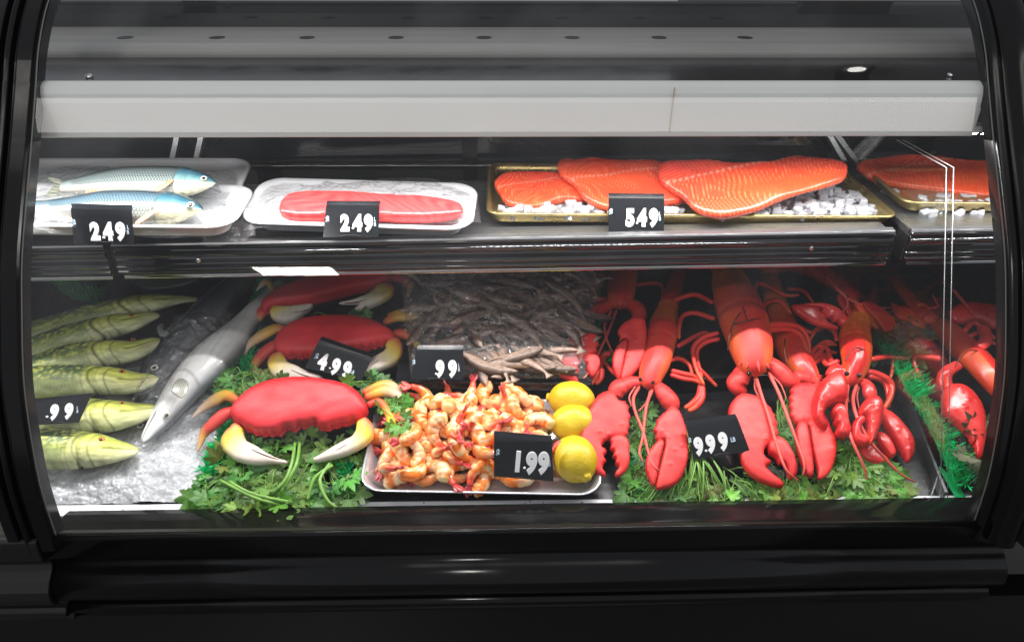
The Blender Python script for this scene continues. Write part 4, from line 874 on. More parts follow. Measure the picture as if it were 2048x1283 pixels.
    for a in legs:
        a = [(p[0], p[1], p[2], p[3]*(1.12 if 0 < i_ < len(a)-1 else .95)) for i_, p in enumerate(a)]
        m = MB(); limb(m, DECK, a, nt=8, col=lambda tt_, q, k: ramp(tt_, [(0, LRED), (.7, (.64, .04, .02)), (1, (.72, .12, .04))]), flat=.9); m.build('leg', M_, t)
    for a in ants:
        m = MB(); limb(m, DECK, a, nt=6, col=(.66, .10, .08), n=44); m.build('antenna', M_, t)
    for px, py, h, r in eyes:
        m = MB(); sph(m, DECK.hit(px, py, h), r, r, r, DECK.N); m.build('eye', EYEB, t)
    for out, h, tl, tly in tails:
        cx = sum(p[0] for p in out)/len(out); cy = sum(p[1] for p in out)/len(out); pl = DECK.tilted(cx, cy, h, tl, tly)
        n9 = Noise(int(cx), 8, 3); m = MB(); inflate(m, pl, out, .006, .003, .0019, lambda u, v, h: mixc((.62, .02, .02), (.75, .17, .03), .3+.4*n9(u, v)), sat=1.5); m.build('tail_fan', M_, t)
    for g in grooves:
        m = MB(); P = [list(DECK.hit(p[0], p[1], p[2])) for p in g]; P = [np.array(p_)-DECK.N*(0 if slim == 1. else (1-slim)*flat*(.031 if slim > .7 else .0425)) for p_ in P]; tube(m, P, .0011, 6, n=24); m.build('groove', GROOVE, t)
    return t
def lg(Zf, pts, h0, h1, r0=.0045, r1=.0028): 
    n = len(pts); return Zf(*[(x, y, h0+(h1-h0)*i/(n-1), r0+(r1-r0)*i/(n-1)) for i, (x, y) in enumerate(pts)])
# big central lobster
lobster('largest lobster in the centre with an orange shell and dark seam lines', slim=1., spine=
  Z7((1088, 560, .075, .010), (1080, 520, .080, .024), (1068, 450, .086, .033), (1052, 370, .092, .038), (1022, 270, .095, .042), (990, 180, .092, .040), (970, 130, .088, .036), (955, 80, .085, .034), (940, 20, .078, .033), (915, -60, .07, .03), (900, -130, .06, .026)), seg=.585, M_=RUBRED,
  claws=[(Z7((1005, 655), (965, 688), (946, 735), (955, 800), (983, 880), (998, 940), (1020, 1010), (1060, 1060), (1120, 1095), (1190, 1117), (1222, 1112), (1220, 1092), (1190, 1070), (1165, 1048), (1150, 1035), (1130, 1022), (1155, 1003), (1160, 985), (1135, 975), (1122, 955), (1130, 925), (1165, 900), (1190, 870), (1200, 845), (1188, 830), (1192, 800), (1178, 785), (1180, 760), (1162, 745), (1160, 720), (1140, 712), (1130, 690), (1100, 672), (1050, 655)),
          Z7((1143, 905), (1160, 878), (1200, 868), (1240, 900), (1272, 955), (1290, 1020), (1287, 1058), (1262, 1076), (1245, 1062), (1240, 1030), (1222, 1000), (1200, 1003), (1190, 975), (1170, 958), (1152, 945)), .028, .019, .2),
         (Z8((500, 600), (470, 612), (450, 632), (458, 650), (444, 668), (453, 690), (443, 712), (455, 732), (448, 758), (465, 778), (480, 800), (520, 805), (545, 830), (555, 900), (575, 980), (590, 1040), (592, 1076), (625, 1072), (660, 1030), (680, 960), (682, 890), (655, 830), (630, 760), (605, 680), (590, 620), (550, 598)),
          Z8((488, 800), (476, 850), (485, 915), (505, 985), (532, 1050), (560, 1068), (569, 1045), (566, 990), (556, 920), (545, 850), (535, 800), (510, 790)), .030, .017, .2)],
  arms=[Z7((1040, 500, .07, .014), (1010, 560, .066, .018), (990, 600, .06, .019), (1020, 650, .045, .013)), Z7((1130, 470, .075, .012), (1190, 520, .07, .018), (1240, 570, .06, .020), (1290, 590, .05, .014)), Z8((480, 560, .06, .012), (530, 570, .05, .019), (570, 600, .045, .016), (540, 630, .04, .012))],
  legs=[lg(Z7, [(900, 340), (830, 360), (780, 400), (770, 450), (790, 530), (825, 600)], .085, .05), lg(Z7, [(905, 370), (840, 385), (795, 420), (790, 470), (810, 560), (800, 620)], .08, .04), lg(Z7, [(880, 270), (780, 240), (720, 255), (700, 310), (700, 370)], .09, .07, .005), lg(Z7, [(870, 190), (790, 150), (720, 160), (630, 200)], .085, .06, .005, .004),
        lg(Z7, [(810, 610), (800, 660), (760, 700), (725, 720)], .045, .03, .006, .004), lg(Z7, [(815, 610), (812, 670), (780, 715), (745, 735)], .045, .03, .006, .004), lg(Z7, [(800, 520), (840, 560), (890, 610)], .055, .03, .004, .003),
        lg(Z8, [(330, 330), (430, 320), (500, 345), (535, 420), (545, 480)], .09, .06, .0055), lg(Z8, [(335, 300), (440, 297), (510, 320), (545, 380), (550, 450)], .095, .06, .0055), lg(Z8, [(300, 220), (350, 180), (410, 185), (460, 245)], .09, .07, .005), lg(Z8, [(270, 130), (290, 90), (350, 110), (430, 150), (500, 150)], .09, .07, .005)],
  ants=[Z7((1085, 560, .07, .0035), (1110, 640, .07, .003), (1150, 760, .065, .0028), (1190, 900, .055, .0025), (1240, 1030, .045, .002), (1306, 1085, .03, .001)), Z7((1150, 540, .075, .0035), (1200, 640, .07, .003), (1245, 760, .065, .0028), (1290, 880, .055, .0024), (1330, 1000, .045, .002), (1322, 1060, .035, .001)), Z7((1095, 570, .07, .0018), (1080, 610, .065, .0015), (1095, 660, .06, .0008)), Z7((1160, 550, .07, .0018), (1210, 600, .065, .0015), (1240, 670, .06, .0008)), Z7((1080, 565, .07, .0018), (1085, 620, .062, .0015), (1110, 680, .06, .0008))],
  eyes=Z7((1052, 545, .085, .004), (1142, 520, .085, .004)),
  grooves=[Z7((1000, 160, .1245), (1025, 225, .130), (1045, 278, .131)), Z7((1010, 235, .130), (985, 270, .126), (965, 310, .118), (950, 370, .108), (945, 430, .09)), Z7((970, 298, .118), (1040, 280, .131), (1100, 270, .125), (1135, 295, .112), (1150, 330, .1)), Z7((1025, 228, .130), (1070, 235, .126), (1100, 265, .122))],
  stops=[(0, (.62, .03, .025)), (.3, (.66, .035, .02)), (.42, (.70, .09, .02)), (.57, (.76, .2, .02)), (.6, (.6, .03, .015)), (1, (.5, .015, .01))])
# front left lobster
lobster('lobster with flat open claws hanging beside the lemons',
  Z7((545, 628, .05, .006), (548, 600, .055, .018), (562, 540, .062, .026), (585, 480, .068, .029), (600, 420, .070, .030), (612, 360, .070, .032), (620, 300, .064, .030), (632, 260, .06, .027), (650, 190, .055, .025), (680, 100, .05, .022), (700, 20, .045, .018)), .56, RUBRED,
  claws=[(Z7((378, 645), (330, 640), (290, 662), (252, 720), (222, 790), (205, 860), (205, 930), (225, 990), (260, 1030), (300, 1055), (328, 1063), (330, 1045), (315, 1025), (322, 1000), (335, 985), (318, 965), (335, 945), (328, 925), (308, 915), (330, 885), (370, 870), (420, 868), (446, 850), (440, 835), (452, 815), (446, 790), (456, 768), (444, 745), (446, 715), (430, 700), (432, 685), (405, 690), (385, 672)),
          Z7((350, 880), (372, 862), (410, 858), (440, 880), (448, 930), (450, 990), (435, 1035), (405, 1060), (378, 1064), (380, 1040), (396, 1018), (378, 1000), (382, 975), (364, 965), (372, 940), (352, 925), (358, 900)), .03, .018, .25),
         (Z7((632, 738), (665, 712), (700, 738), (722, 790), (738, 850), (744, 930), (735, 1010), (705, 1080), (660, 1115), (602, 1128), (580, 1120), (590, 1050), (608, 980), (628, 900), (622, 880), (600, 890), (578, 872), (582, 850), (568, 832), (580, 810), (585, 785), (605, 762)),
          Z7((596, 880), (562, 918), (538, 960), (530, 1010), (543, 1070), (570, 1114), (584, 1080), (594, 1030), (606, 970), (624, 905), (618, 885)), .028, .016, .25)],
  arms=[Z7((510, 585, .055, .010), (450, 590, .053, .014), (395, 620, .048, .018), (375, 665, .04, .013)), Z7((585, 600, .055, .010), (620, 640, .052, .016), (655, 690, .045, .018), (668, 735, .038, .011))],
  legs=[lg(Z7, [(660, 530), (720, 545), (780, 560), (828, 605)], .06, .045), lg(Z7, [(655, 550), (720, 570), (780, 580), (820, 600)], .058, .045, .004, .003), lg(Z7, [(640, 480), (700, 470), (750, 500), (770, 560)], .06, .045), lg(Z7, [(690, 410), (760, 370), (820, 340), (850, 340)], .06, .05),
        lg(Z7, [(480, 580), (420, 560), (370, 540), (320, 480)], .055, .04)],
  ants=[Z7((500, 610, .055, .003), (470, 670, .055, .0028), (480, 740, .052, .0026), (520, 840, .05, .0024), (545, 940, .05, .002), (575, 1010, .048, .0016), (605, 1035, .045, .0008)), Z7((565, 625, .055, .003), (540, 690, .055, .0028), (528, 760, .052, .0026), (518, 860, .05, .0022), (500, 940, .05, .0018), (520, 990, .045, .0008)), Z7((480, 610, .055, .0018), (450, 660, .052, .0016), (460, 710, .05, .001)), Z7((555, 630, .055, .0018), (535, 690, .052, .0016), (495, 735, .05, .001))],
  eyes=Z7((505, 575, .072, .0032), (568, 590, .07, .0032)),
  stops=[(0, LRED), (.38, LRED), (.42, (.70, .14, .02)), (.55, (.70, .14, .02)), (.6, (.5, .02, .015)), (1, (.4, .01, .01))])
# back left lobster
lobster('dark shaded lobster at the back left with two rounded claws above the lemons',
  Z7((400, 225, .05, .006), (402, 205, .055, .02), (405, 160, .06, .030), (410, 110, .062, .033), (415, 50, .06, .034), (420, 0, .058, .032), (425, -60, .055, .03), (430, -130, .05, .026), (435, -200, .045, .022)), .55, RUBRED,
  claws=[(Z7((195, 348), (150, 362), (115, 400), (92, 460), (85, 510), (96, 558), (140, 588), (190, 601), (195, 582), (182, 558), (200, 535), (188, 515), (205, 490), (222, 462), (260, 452), (288, 440), (282, 420), (298, 405), (288, 385), (298, 365), (280, 346), (240, 342)),
          Z7((222, 468), (250, 455), (290, 460), (302, 500), (285, 545), (262, 565), (245, 545), (232, 520), (238, 500), (218, 488)), .05, .016, .35),
         (Z7((398, 318), (440, 282), (490, 268), (525, 275), (535, 345), (530, 430), (510, 500), (470, 548), (440, 570), (408, 578), (405, 540), (425, 460), (440, 390), (420, 372), (398, 388), (402, 362), (390, 345)),
          Z7((432, 378), (405, 392), (378, 425), (362, 478), (370, 538), (396, 574), (412, 530), (425, 460), (440, 400)), .055, .015, .35)],
  arms=[Z7((380, 190, .05, .012), (320, 210, .05, .016), (250, 260, .05, .017), (200, 310, .05, .017), (190, 350, .05, .012)), Z7((430, 190, .05, .012), (480, 210, .055, .017), (500, 250, .055, .016), (480, 285, .055, .012))],
  legs=[lg(Z7, [(340, 60), (260, 50), (250, 110), (280, 160)], .055, .045, .005), lg(Z7, [(340, 170), (240, 180), (190, 230), (200, 300)], .05, .04, .006, .004), lg(Z7, [(480, 100), (560, 90), (610, 100), (620, 160)], .05, .04), lg(Z7, [(330, 450), (300, 520), (290, 600)], .04, .03), lg(Z7, [(360, 440), (310, 460), (300, 540), (250, 605)], .045, .03, .006, .004), lg(Z7, [(300, 500), (280, 560), (240, 600)], .04, .03, .006, .003), lg(Z7, [(310, 520), (305, 570), (280, 600)], .04, .03, .006, .003)],
  ants=[Z7((385, 225, .055, .003), (350, 320, .06, .0028), (300, 430, .062, .0025), (250, 530, .06, .002), (195, 600, .05, .001)), Z7((360, 230, .055, .003), (325, 300, .06, .0028), (335, 370, .062, .0025), (365, 440, .06, .001))],
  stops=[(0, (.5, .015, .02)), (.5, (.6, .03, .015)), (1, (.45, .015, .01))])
# lobster hidden behind the big one
lobster('orange backed lobster tucked behind the right side of the largest lobster',
  Z8((600, 620, .04, .006), (570, 590, .045, .018), (520, 520, .05, .028), (470, 440, .052, .032), (430, 350, .052, .034), (400, 270, .05, .033), (385, 220, .048, .03), (370, 150, .045, .028), (350, 60, .04, .024), (330, -30, .035, .02)), .56, GLOSSRED,
  legs=[lg(Z8, [(480, 300), (560, 340), (580, 330), (620, 320)], .05, .045), lg(Z8, [(440, 120), (520, 130), (570, 190)], .05, .045), lg(Z8, [(560, 480), (600, 440), (640, 400), (690, 400)], .05, .045), lg(Z8, [(560, 500), (610, 470), (650, 440), (690, 440)], .05, .045), lg(Z8, [(550, 460), (580, 420), (630, 385), (680, 390)], .05, .045)],
  claws=[(Z8((460, 204), (530, 195), (600, 194), (640, 200), (690, 222), (730, 260), (752, 300), (742, 318), (700, 305), (690, 285), (665, 290), (655, 268), (632, 272), (625, 260), (610, 245), (600, 235), (608, 220)),
          Z8((462, 206), (480, 240), (520, 270), (570, 298), (640, 318), (694, 324), (688, 308), (650, 290), (625, 270), (630, 255), (600, 240), (590, 215), (520, 200)), .07, .014, .5)],
  stops=[(0, (.55, .02, .02)), (.35, (.6, .04, .02)), (.55, (.68, .18, .03)), (1, (.45, .02, .01))], grooves=[Z8((430, 360, .087), (428, 420, .087), (440, 480, .084))])
# shiny lobster right
lobster('shiny dark red lobster hanging at the right of the deck with thick glossy claws',
  Z8((757, 612, .05, .005), (762, 585, .06, .014), (775, 540, .068, .022), (785, 490, .074, .027), (785, 430, .078, .031), (782, 370, .078, .032), (785, 320, .074, .029), (800, 275, .068, .025), (800, 230, .06, .022), (770, 150, .055, .019), (720, 90, .05, .016), (670, 40, .045, .014)), .50, GLOSSRED,
  claws=[(Z8((690, 548), (650, 556), (605, 592), (575, 650), (562, 720), (572, 780), (600, 815), (632, 832), (632, 805), (615, 775), (620, 740), (650, 715), (690, 700), (725, 690), (730, 650), (722, 595), (712, 560)),
          Z8((662, 722), (690, 708), (722, 722), (735, 780), (748, 840), (735, 870), (700, 862), (682, 842), (690, 810), (672, 795), (678, 770), (662, 752)), .055, .028, .3),
         (Z8((828, 682), (868, 666), (898, 690), (908, 740), (900, 800), (882, 860), (858, 905), (835, 912), (842, 880), (835, 850), (830, 800), (822, 770), (800, 762), (795, 735), (808, 705)),
          Z8((812, 765), (780, 775), (760, 820), (762, 868), (785, 902), (825, 915), (845, 890), (825, 868), (800, 858), (802, 820), (822, 790)), .05, .024, .3),
         (Z8((905, 735), (945, 742), (985, 775), (1030, 830), (1065, 880), (1075, 940), (1055, 990), (1035, 990), (1010, 950), (975, 900), (940, 850), (915, 800)),
          Z8((885, 850), (915, 850), (950, 885), (975, 930), (980, 960), (955, 965), (920, 930), (890, 890)), .025, .018, .15),
         (Z8((775, 895), (800, 890), (850, 912), (905, 950), (955, 992), (945, 1005), (890, 1006), (840, 990), (800, 960), (778, 930)), None, .02, .012, .1)],
  arms=[Z8((740, 560, .065, .009), (715, 535, .066, .013), (680, 535, .064, .014), (660, 565, .06, .012)), Z8((815, 580, .06, .009), (845, 610, .06, .012), (855, 650, .056, .013), (865, 685, .05, .011)), Z8((860, 660, .04, .01), (890, 720, .035, .014), (930, 760, .03, .014))],
  legs=[lg(Z8, [(860, 475), (910, 465), (962, 462), (972, 500), (958, 570)], .07, .04, .0048), lg(Z8, [(840, 535), (890, 548), (945, 575), (965, 610), (955, 670), (925, 725)], .065, .035, .0062, .004), lg(Z8, [(845, 560), (900, 570), (935, 600), (950, 660), (945, 720)], .06, .03, .0055, .004), lg(Z8, [(700, 480), (640, 500), (600, 450), (560, 520)], .065, .04, .005), lg(Z8, [(700, 510), (660, 480), (640, 420), (590, 410), (555, 470)], .06, .045, .005), lg(Z8, [(700, 520), (670, 520), (640, 470), (610, 440)], .06, .045, .005), lg(Z8, [(690, 380), (670, 330), (600, 310), (545, 385)], .06, .05)],
  ants=[Z8((745, 600, .06, .0035), (735, 680, .065, .003), (738, 780, .065, .003), (765, 880, .06, .0026), (810, 980, .045, .0022), (835, 1050, .03, .0018), (838, 1112, .015, .001)), Z8((790, 600, .06, .0035), (770, 680, .068, .003), (800, 790, .066, .003), (860, 890, .055, .0026), (930, 970, .04, .0022), (1010, 1050, .025, .0018), (1086, 1092, .012, .001)), Z8((800, 610, .055, .002), (790, 660, .05, .0018), (800, 720, .05, .001)), Z8((735, 600, .055, .002), (740, 640, .05, .0018), (750, 690, .05, .001))],
  eyes=Z8((738, 545, .083, .0038), (800, 555, .08, .0038)),
  stops=[(0, (.55, .02, .02)), (.2, (.58, .02, .015)), (.3, (.66, .09, .02)), (.48, (.72, .2, .02)), (.52, (.62, .06, .02)), (1, (.5, .01, .01))], grooves=[Z8((735, 470, .098), (760, 425, .104), (790, 405, .107), (830, 415, .100))])
# lobster whose tail hangs forward
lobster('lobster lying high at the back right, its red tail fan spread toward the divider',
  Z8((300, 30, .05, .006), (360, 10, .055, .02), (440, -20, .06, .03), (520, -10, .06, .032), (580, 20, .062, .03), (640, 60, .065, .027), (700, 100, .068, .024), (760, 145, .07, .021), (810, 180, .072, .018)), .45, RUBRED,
  tails=[(Z8((770, 170), (800, 190), (850, 250), (897, 318), (880, 320), (850, 300), (800, 245), (775, 205)), .075, .3, 0), (Z8((815, 185), (860, 190), (920, 225), (970, 265), (982, 300), (965, 325), (930, 335), (905, 305), (860, 255), (825, 215)), .078, .3, 0), (Z8((690, 150), (740, 180), (760, 240), (740, 250), (700, 200)), .07, .2, 0)],
  ants=[Z8((640, 60, .09, .003), (690, 120, .09, .0028), (735, 165, .085, .0026), (740, 205, .08, .0022), (705, 245, .075, .001)), Z8((740, 165, .085, .003), (800, 195, .085, .0028), (880, 212, .082, .002), (962, 214, .08, .001))],
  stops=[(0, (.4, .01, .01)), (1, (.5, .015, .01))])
# beyond the divider
lobster('lobster beyond the clear divider with its head turned down to the right', slim=.62, spine=
  Z8((1560, 690, .045, .012), (1520, 640, .052, .028), (1470, 570, .058, .036), (1400, 490, .06, .040), (1330, 420, .06, .042), (1260, 350, .058, .038), (1190, 295, .052, .030), (1140, 255, .064, .026), (1090, 210, .06, .024), (1030, 140, .055, .022), (970, 60, .05, .018)), seg=.55, M_=GLOSSRED,
  claws=[(Z8((1222, 630), (1270, 605), (1330, 620), (1390, 680), (1425, 760), (1432, 850), (1415, 970), (1385, 950), (1360, 880), (1300, 820), (1250, 780), (1218, 740), (1212, 680)), Z8((1350, 690), (1385, 700), (1400, 780), (1395, 860), (1372, 900), (1350, 850), (1342, 760)), .04, .02, .2),
         (Z8((1255, 225), (1310, 195), (1400, 192), (1484, 205), (1600, 230), (1600, 300), (1484, 322), (1440, 310), (1400, 285), (1370, 280), (1330, 300), (1275, 290), (1255, 260)), None, .06, .014, .5)],
  arms=[Z8((1300, 500, .06, .01), (1240, 540, .06, .012), (1230, 590, .05, .014), (1260, 640, .045, .012)), Z8((1400, 420, .08, .01), (1440, 370, .085, .012), (1420, 310, .085, .011))],
  legs=[lg(Z8, [(1210, 470), (1150, 462), (1085, 462), (1082, 510), (1135, 612)], .07, .04, .0055), lg(Z8, [(1240, 540), (1245, 620), (1290, 700), (1330, 740)], .06, .04, .006, .003), lg(Z8, [(1330, 330), (1380, 290), (1450, 340), (1484, 370)], .08, .07), lg(Z8, [(1350, 360), (1420, 340), (1484, 400)], .08, .07)],
  ants=[Z8((1275, 125, .1, .003), (1330, 190, .1, .0028), (1400, 270, .095, .001)), Z8((1170, 150, .08, .0025), (1195, 205, .08, .0022), (1140, 216, .08, .001))],
  tails=[(Z8((960, 190), (1010, 210), (1060, 225), (1110, 275), (1142, 328), (1110, 325), (1060, 295), (1000, 270), (970, 235)), .06, .3, 0), (Z8((1085, 195), (1130, 200), (1170, 240), (1190, 285), (1150, 290), (1110, 250)), .065, .2, 0)],
  stops=[(0, (.5, .02, .015)), (.3, (.56, .02, .015)), (.5, (.64, .10, .02)), (.56, (.55, .03, .02)), (1, (.45, .015, .01))], grooves=[Z8((1300, 480, .0985), (1330, 430, .1), (1370, 400, .0995), (1420, 400, .093))])
# ------------------------------------------------------------ riser with the bag of dried fish
def boxpts(mb, bl, br, dep, h, N, V): 
    P = [bl, br, br+V*dep, bl+V*dep]; P = P+[p-N*h for p in P]
    return mb.add(P, [(0, 1, 2, 3), (4, 7, 6, 5), (0, 4, 5, 1), (1, 5, 6, 2), (2, 6, 7, 3), (3, 7, 4, 0)])
def riser(label, a, b, h, dep):
    m = MB(); boxpts(m, DECK.hit(*a, h), DECK.hit(*b, h), dep, h-.001, DECK.N, DECK.V)
    return m.build('riser', bpy.data.materials['riser_black'] if 'riser_black' in bpy.data.materials else mat('riser_black', (.012, .012, .013), .12, spec=.6), smooth=False, bevel=.0015, tagv=(label, 'riser', 'black acrylic risers'))
riser('glossy black riser under the bag of dried fish', (790, 762), (1185, 768), .056, .2)
riser('low black riser behind the price tag reading 9.99', (1375, 945), (1475, 940), .022, .06)
riser('black riser under the clawed end of the largest lobster', (1360, 760), (1620, 745), .03, .12)
riser('long black deck divider wall beside the green plastic turf', (1795, 1005), (1868, 1005), .02, .32) if False else None
BP = DECK.tilted(985, 700, .063, .12)
def dry_col(seed):
    a = Noise(seed, 10, 30)
    def f(t, q, k):
        q = -q
        c = ramp(q, [(-1, (.46, .36, .31)), (0, (.34, .235, .19)), (.5, (.13, .08, .06)), (1, (.05, .035, .03))]); c = c*[.82, .76, .70]*(1+.2*a(t*3, q))[:, None]
        c = mixc(c, np.tile([.04, .03, .03], (len(t), 1)), np.exp(-((t-.21)/.012)**2)*.8+np.exp(-(((t-.09)/.03)**2+((q-.25)/.35)**2))*.95); return c
    return f
dr = []
for s in range(7):
    r = np.random.RandomState(s+200); L = r.uniform(.085, .11); n = 26; t_ = np.linspace(0, 1, n); bend = r.uniform(-.25, .25)*L
    P = np.stack([(t_-.5)*L, bend*(t_-.5)**2*4-bend*.4, 0*t_+.002*np.sin(t_*3)], 1); wv = np.interp(t_, [0, .06, .2, .4, .7, .88, .93, 1], [.001, .005, .0085, .0095, .007, .0028, .0035, .009]); hv = np.interp(t_, [0, .06, .2, .4, .7, .88, 1], [.001, .004, .006, .0065, .0045, .002, .0006])
    m = MB(); loft(m, P, wv, hv, (0, 0, 1), 14, dry_col(s+300)); o = m.build('dried_fish', DRYF, origin=(0, 0, 0)); me = o.data; bpy.data.objects.remove(o); dr.append(me)
def frame_rot(N, ang, jit, r):
    U = nrm(np.array([1, 0, 0])-N*N[0]); V = np.cross(N, U); X = U*math.cos(ang)+V*math.sin(ang); Y = np.cross(N, X)
    M = Matrix(((X[0], Y[0], N[0]), (X[1], Y[1], N[1]), (X[2], Y[2], N[2])))
    return (M @ Matrix.Rotation(r.normal(0, jit), 3, 'X') @ Matrix.Rotation(r.normal(0, jit), 3, 'Y')).to_euler()
r = np.random.RandomState(12); nd = 0
poly = np.array([(845, 690), (850, 620), (870, 560), (880, 520), (1180, 520), (1170, 600), (1150, 660), (1125, 700), (1120, 745), (940, 745), (930, 680), (850, 676), (835, 690)], float)
pts = []
for lay in range(3):
    y = 505
    while y < 742:
        x = 795+r.uniform(0, 20)
        while x < 1185:
            if inside(np.array([[x, y]]), poly)[0]: pts.append((x, y, lay))
            x += 46*r.uniform(.85, 1.2)
        y += 22
for x, y, lay in pts:
    if lay == 2 and r.rand() < .5: continue
    ang = -.55+ (0.9 if x < 960 else -.2)*r.rand()+r.normal(0, .55)
    if r.rand() < .2: ang += 1.4
    if r.rand() < .5: ang += math.pi
    o = bpy.data.objects.new('dried_fish', dr[r.randint(7)]); C.objects.link(o); o.location = BP.hit(x+r.normal(0, 5), y+r.normal(0, 4), .004+lay*.008+.004*r.rand()+.01*math.exp(-((x-980)/110)**2))
    k = r.uniform(.8, 1.15); o.scale = (k, k*r.uniform(.9, 1.1), k); o.rotation_euler = frame_rot(BP.N, ang, .14, r)
    props(o, 'small brown dried fish heaped in the clear bag behind the shrimp tray', 'dried fish', 'dried fish in the clear bag'); nd += 1
m = MB(); cs = [BP.hit(822, 758, .0), BP.hit(1175, 758, .0), BP.hit(1210, 520, .03), BP.hit(800, 540, .03)]
sheet(m, cs, 130, 90, .0028, 91, lambda u, v: .036*min(1, v*4)**.6*math.sin(math.pi*min(1, max(0, u)))**.35, BP.N, 60)
m.build('clear_bag', BAGF, tagv=('clear plastic bag covering the heap of dried fish', 'plastic bag'))

# ------------------------------------------------------------ shrimp tray
TP = Plane(DECK.P+DECK.N*.004, DECK.N)
bl, br = TP.hit(752, 990, 0), TP.hit(1180, 998, 0); tU = nrm(br-bl); hx = np.linalg.norm(br-bl)/2; hy = .085
tc = (bl+br)/2+DECK.V*(hy-.002)
tV = np.cross(DECK.N, tU)
m = MB(); ringtray(m, tc, tU, tV, DECK.N, hx+.012, hy+.004, [(.012, 0), (.004, .010), (-.003, .024), (-.006, .0255), (-.0075, .0265), (-.006, .0275), (-.003, .0265), (.006, .011), (.014, .003)], .03, 8)
m.build('shrimp_tray', mat('silver_plastic_tray', (.62, .62, .66), .16, .55, rvar=.06, bump=.1, bs=30), tagv=('shallow silver tray heaped with shrimp and three lemons', 'tray'))
def shrimp_mesh(seed):
    r = np.random.RandomState(seed); n = 46; t = np.linspace(0, 1, n); turn = r.uniform(2.0, 3.6); L = .070
    ang = np.cumsum(np.interp(t, [0, .3, .75, 1], [.8, 1.3, 1.1, .1]))/n*turn
    P = np.cumsum(np.stack([np.cos(ang), np.sin(ang), 0*t], 1), 0)*L/n; P -= P.mean(0); P[:, 2] = r.uniform(-.1, .1)*L*(t-.5)
    w_ = np.interp(t, [0, .04, .12, .3, .6, .85, 1], [.0065, .0098, .0120, .0118, .0094, .0062, .0042])
    segs = 1-.09*np.abs(np.sin(t*math.pi*6.2))**6
    nz = Noise(seed+400, 10, 7); nz2 = Noise(seed+500, 10, 16); stren = r.uniform(.75, 1.15)
    def col(tt, q, k):
        c = np.tile([.84, .55, .22], (len(tt), 1)); c = mixc(c, np.tile([.84, .62, .42], (len(tt), 1)), .5+.5*nz2(tt, q))
        a = sst(-.5, .45, nz(tt*1.8, q*.6)+.12*np.sin(tt*38)+.3*(q > 0)); c = mixc(c, np.tile([.84, .20, .015], (len(tt), 1)), np.minimum(1, a*stren))
        c = mixc(c, np.tile([.70, .06, .03], (len(tt), 1)), sst(.66, .92, tt)*.95); c = mixc(c, np.tile([.86, .66, .28], (len(tt), 1)), sst(.08, .0, tt)); return c
    m = MB(); loft(m, P, w_*segs, w_*segs*.92, (0, 0, 1), 18, col); o = m.build('body', SHR, origin=(0, 0, 0)); me = o.data; bpy.data.objects.remove(o)
    e = P[-1]; d = nrm(P[-1]-P[-3]); s = np.cross([0, 0, 1], d); m = MB(); cr_ = (.50, .018, .03) if r.rand() < .6 else (.70, .07, .05)
    for a_, zz, l in ((-.38, .001, .016), (.0, .0025, .019), (.38, .001, .016)):
        dd = d*math.cos(a_)+s*math.sin(a_); Q = [e-dd*.002, e+dd*l*.35+[0, 0, zz], e+dd*l*.7+[0, 0, zz*1.5], e+dd*l+[0, 0, zz]]
        loft(m, cr(Q, 10), np.interp(np.linspace(0, 1, 10), [0, .5, .85, 1], [.0022, .0042, .0036, .0008]), np.interp(np.linspace(0, 1, 10), [0, .5, 1], [.002, .0014, .0004]), (0, 0, 1), 8, lambda tt, q, k: mixc(cr_, (.75, .25, .2), tt*.5*(np.abs(q) > .7)))
    o = m.build('tail', SHR, origin=(0, 0, 0)); mt = o.data; bpy.data.objects.remove(o); return me, mt
protos = [shrimp_mesh(s) for s in range(10)]
def project(p):
    q = np.array(p)-CO; z = q@fw; return 1024+F*(q@rt)/z, 641.5-F*(q@up)/z
r = np.random.RandomState(5)
for lay in range(4):
    v = .031
    while v < 2*hy-.006:
        u = -hx+.010+r.uniform(0, .018)
        while u < hx-.062:
            edge = min(1, (u+hx)/.05, (hx-.045-u)/.05+.3, v/.05+.15)
            top = .012+.040*max(0, edge)**.8*(.55+.45*min(1, v/.09))
            h = .010+lay*.0135
            pj = project(tc-tV*(hy-v)+tU*u+DECK.N*(h+.01))
            if h < top+.002 and not (lay >= 1 and v < .03) and not (965 < pj[0] < 1118 and pj[1] > 905 and lay >= 1) and not (970 < pj[0] < 1118 and 935 > pj[1] > 850 and v < .05):
                p = tc-tV*(hy-v)+tU*(u+r.normal(0, .004))+DECK.N*(h+.003*r.rand()); i = r.randint(10)
                t = thing('shrimp', 'cooked orange and cream shrimp with red tail in the silver tray heap', 'shrimp', p, 'shrimp heaped in the silver tray')
                t.rotation_euler = frame_rot(DECK.N, r.uniform(0, 6.28), .5, r); k = r.uniform(.82, 1.08); t.scale = (k, k, k*(1 if r.rand() < .5 else -1))
                for nm, me in zip(('body', 'tail'), protos[i]): o = bpy.data.objects.new(nm, me); C.objects.link(o); o.parent = t
            u += .034*r.uniform(.85, 1.15)
        v += .025
def Z6(*p): return [(680+x/3.4133, 740+y/3.4133) for x, y in p]
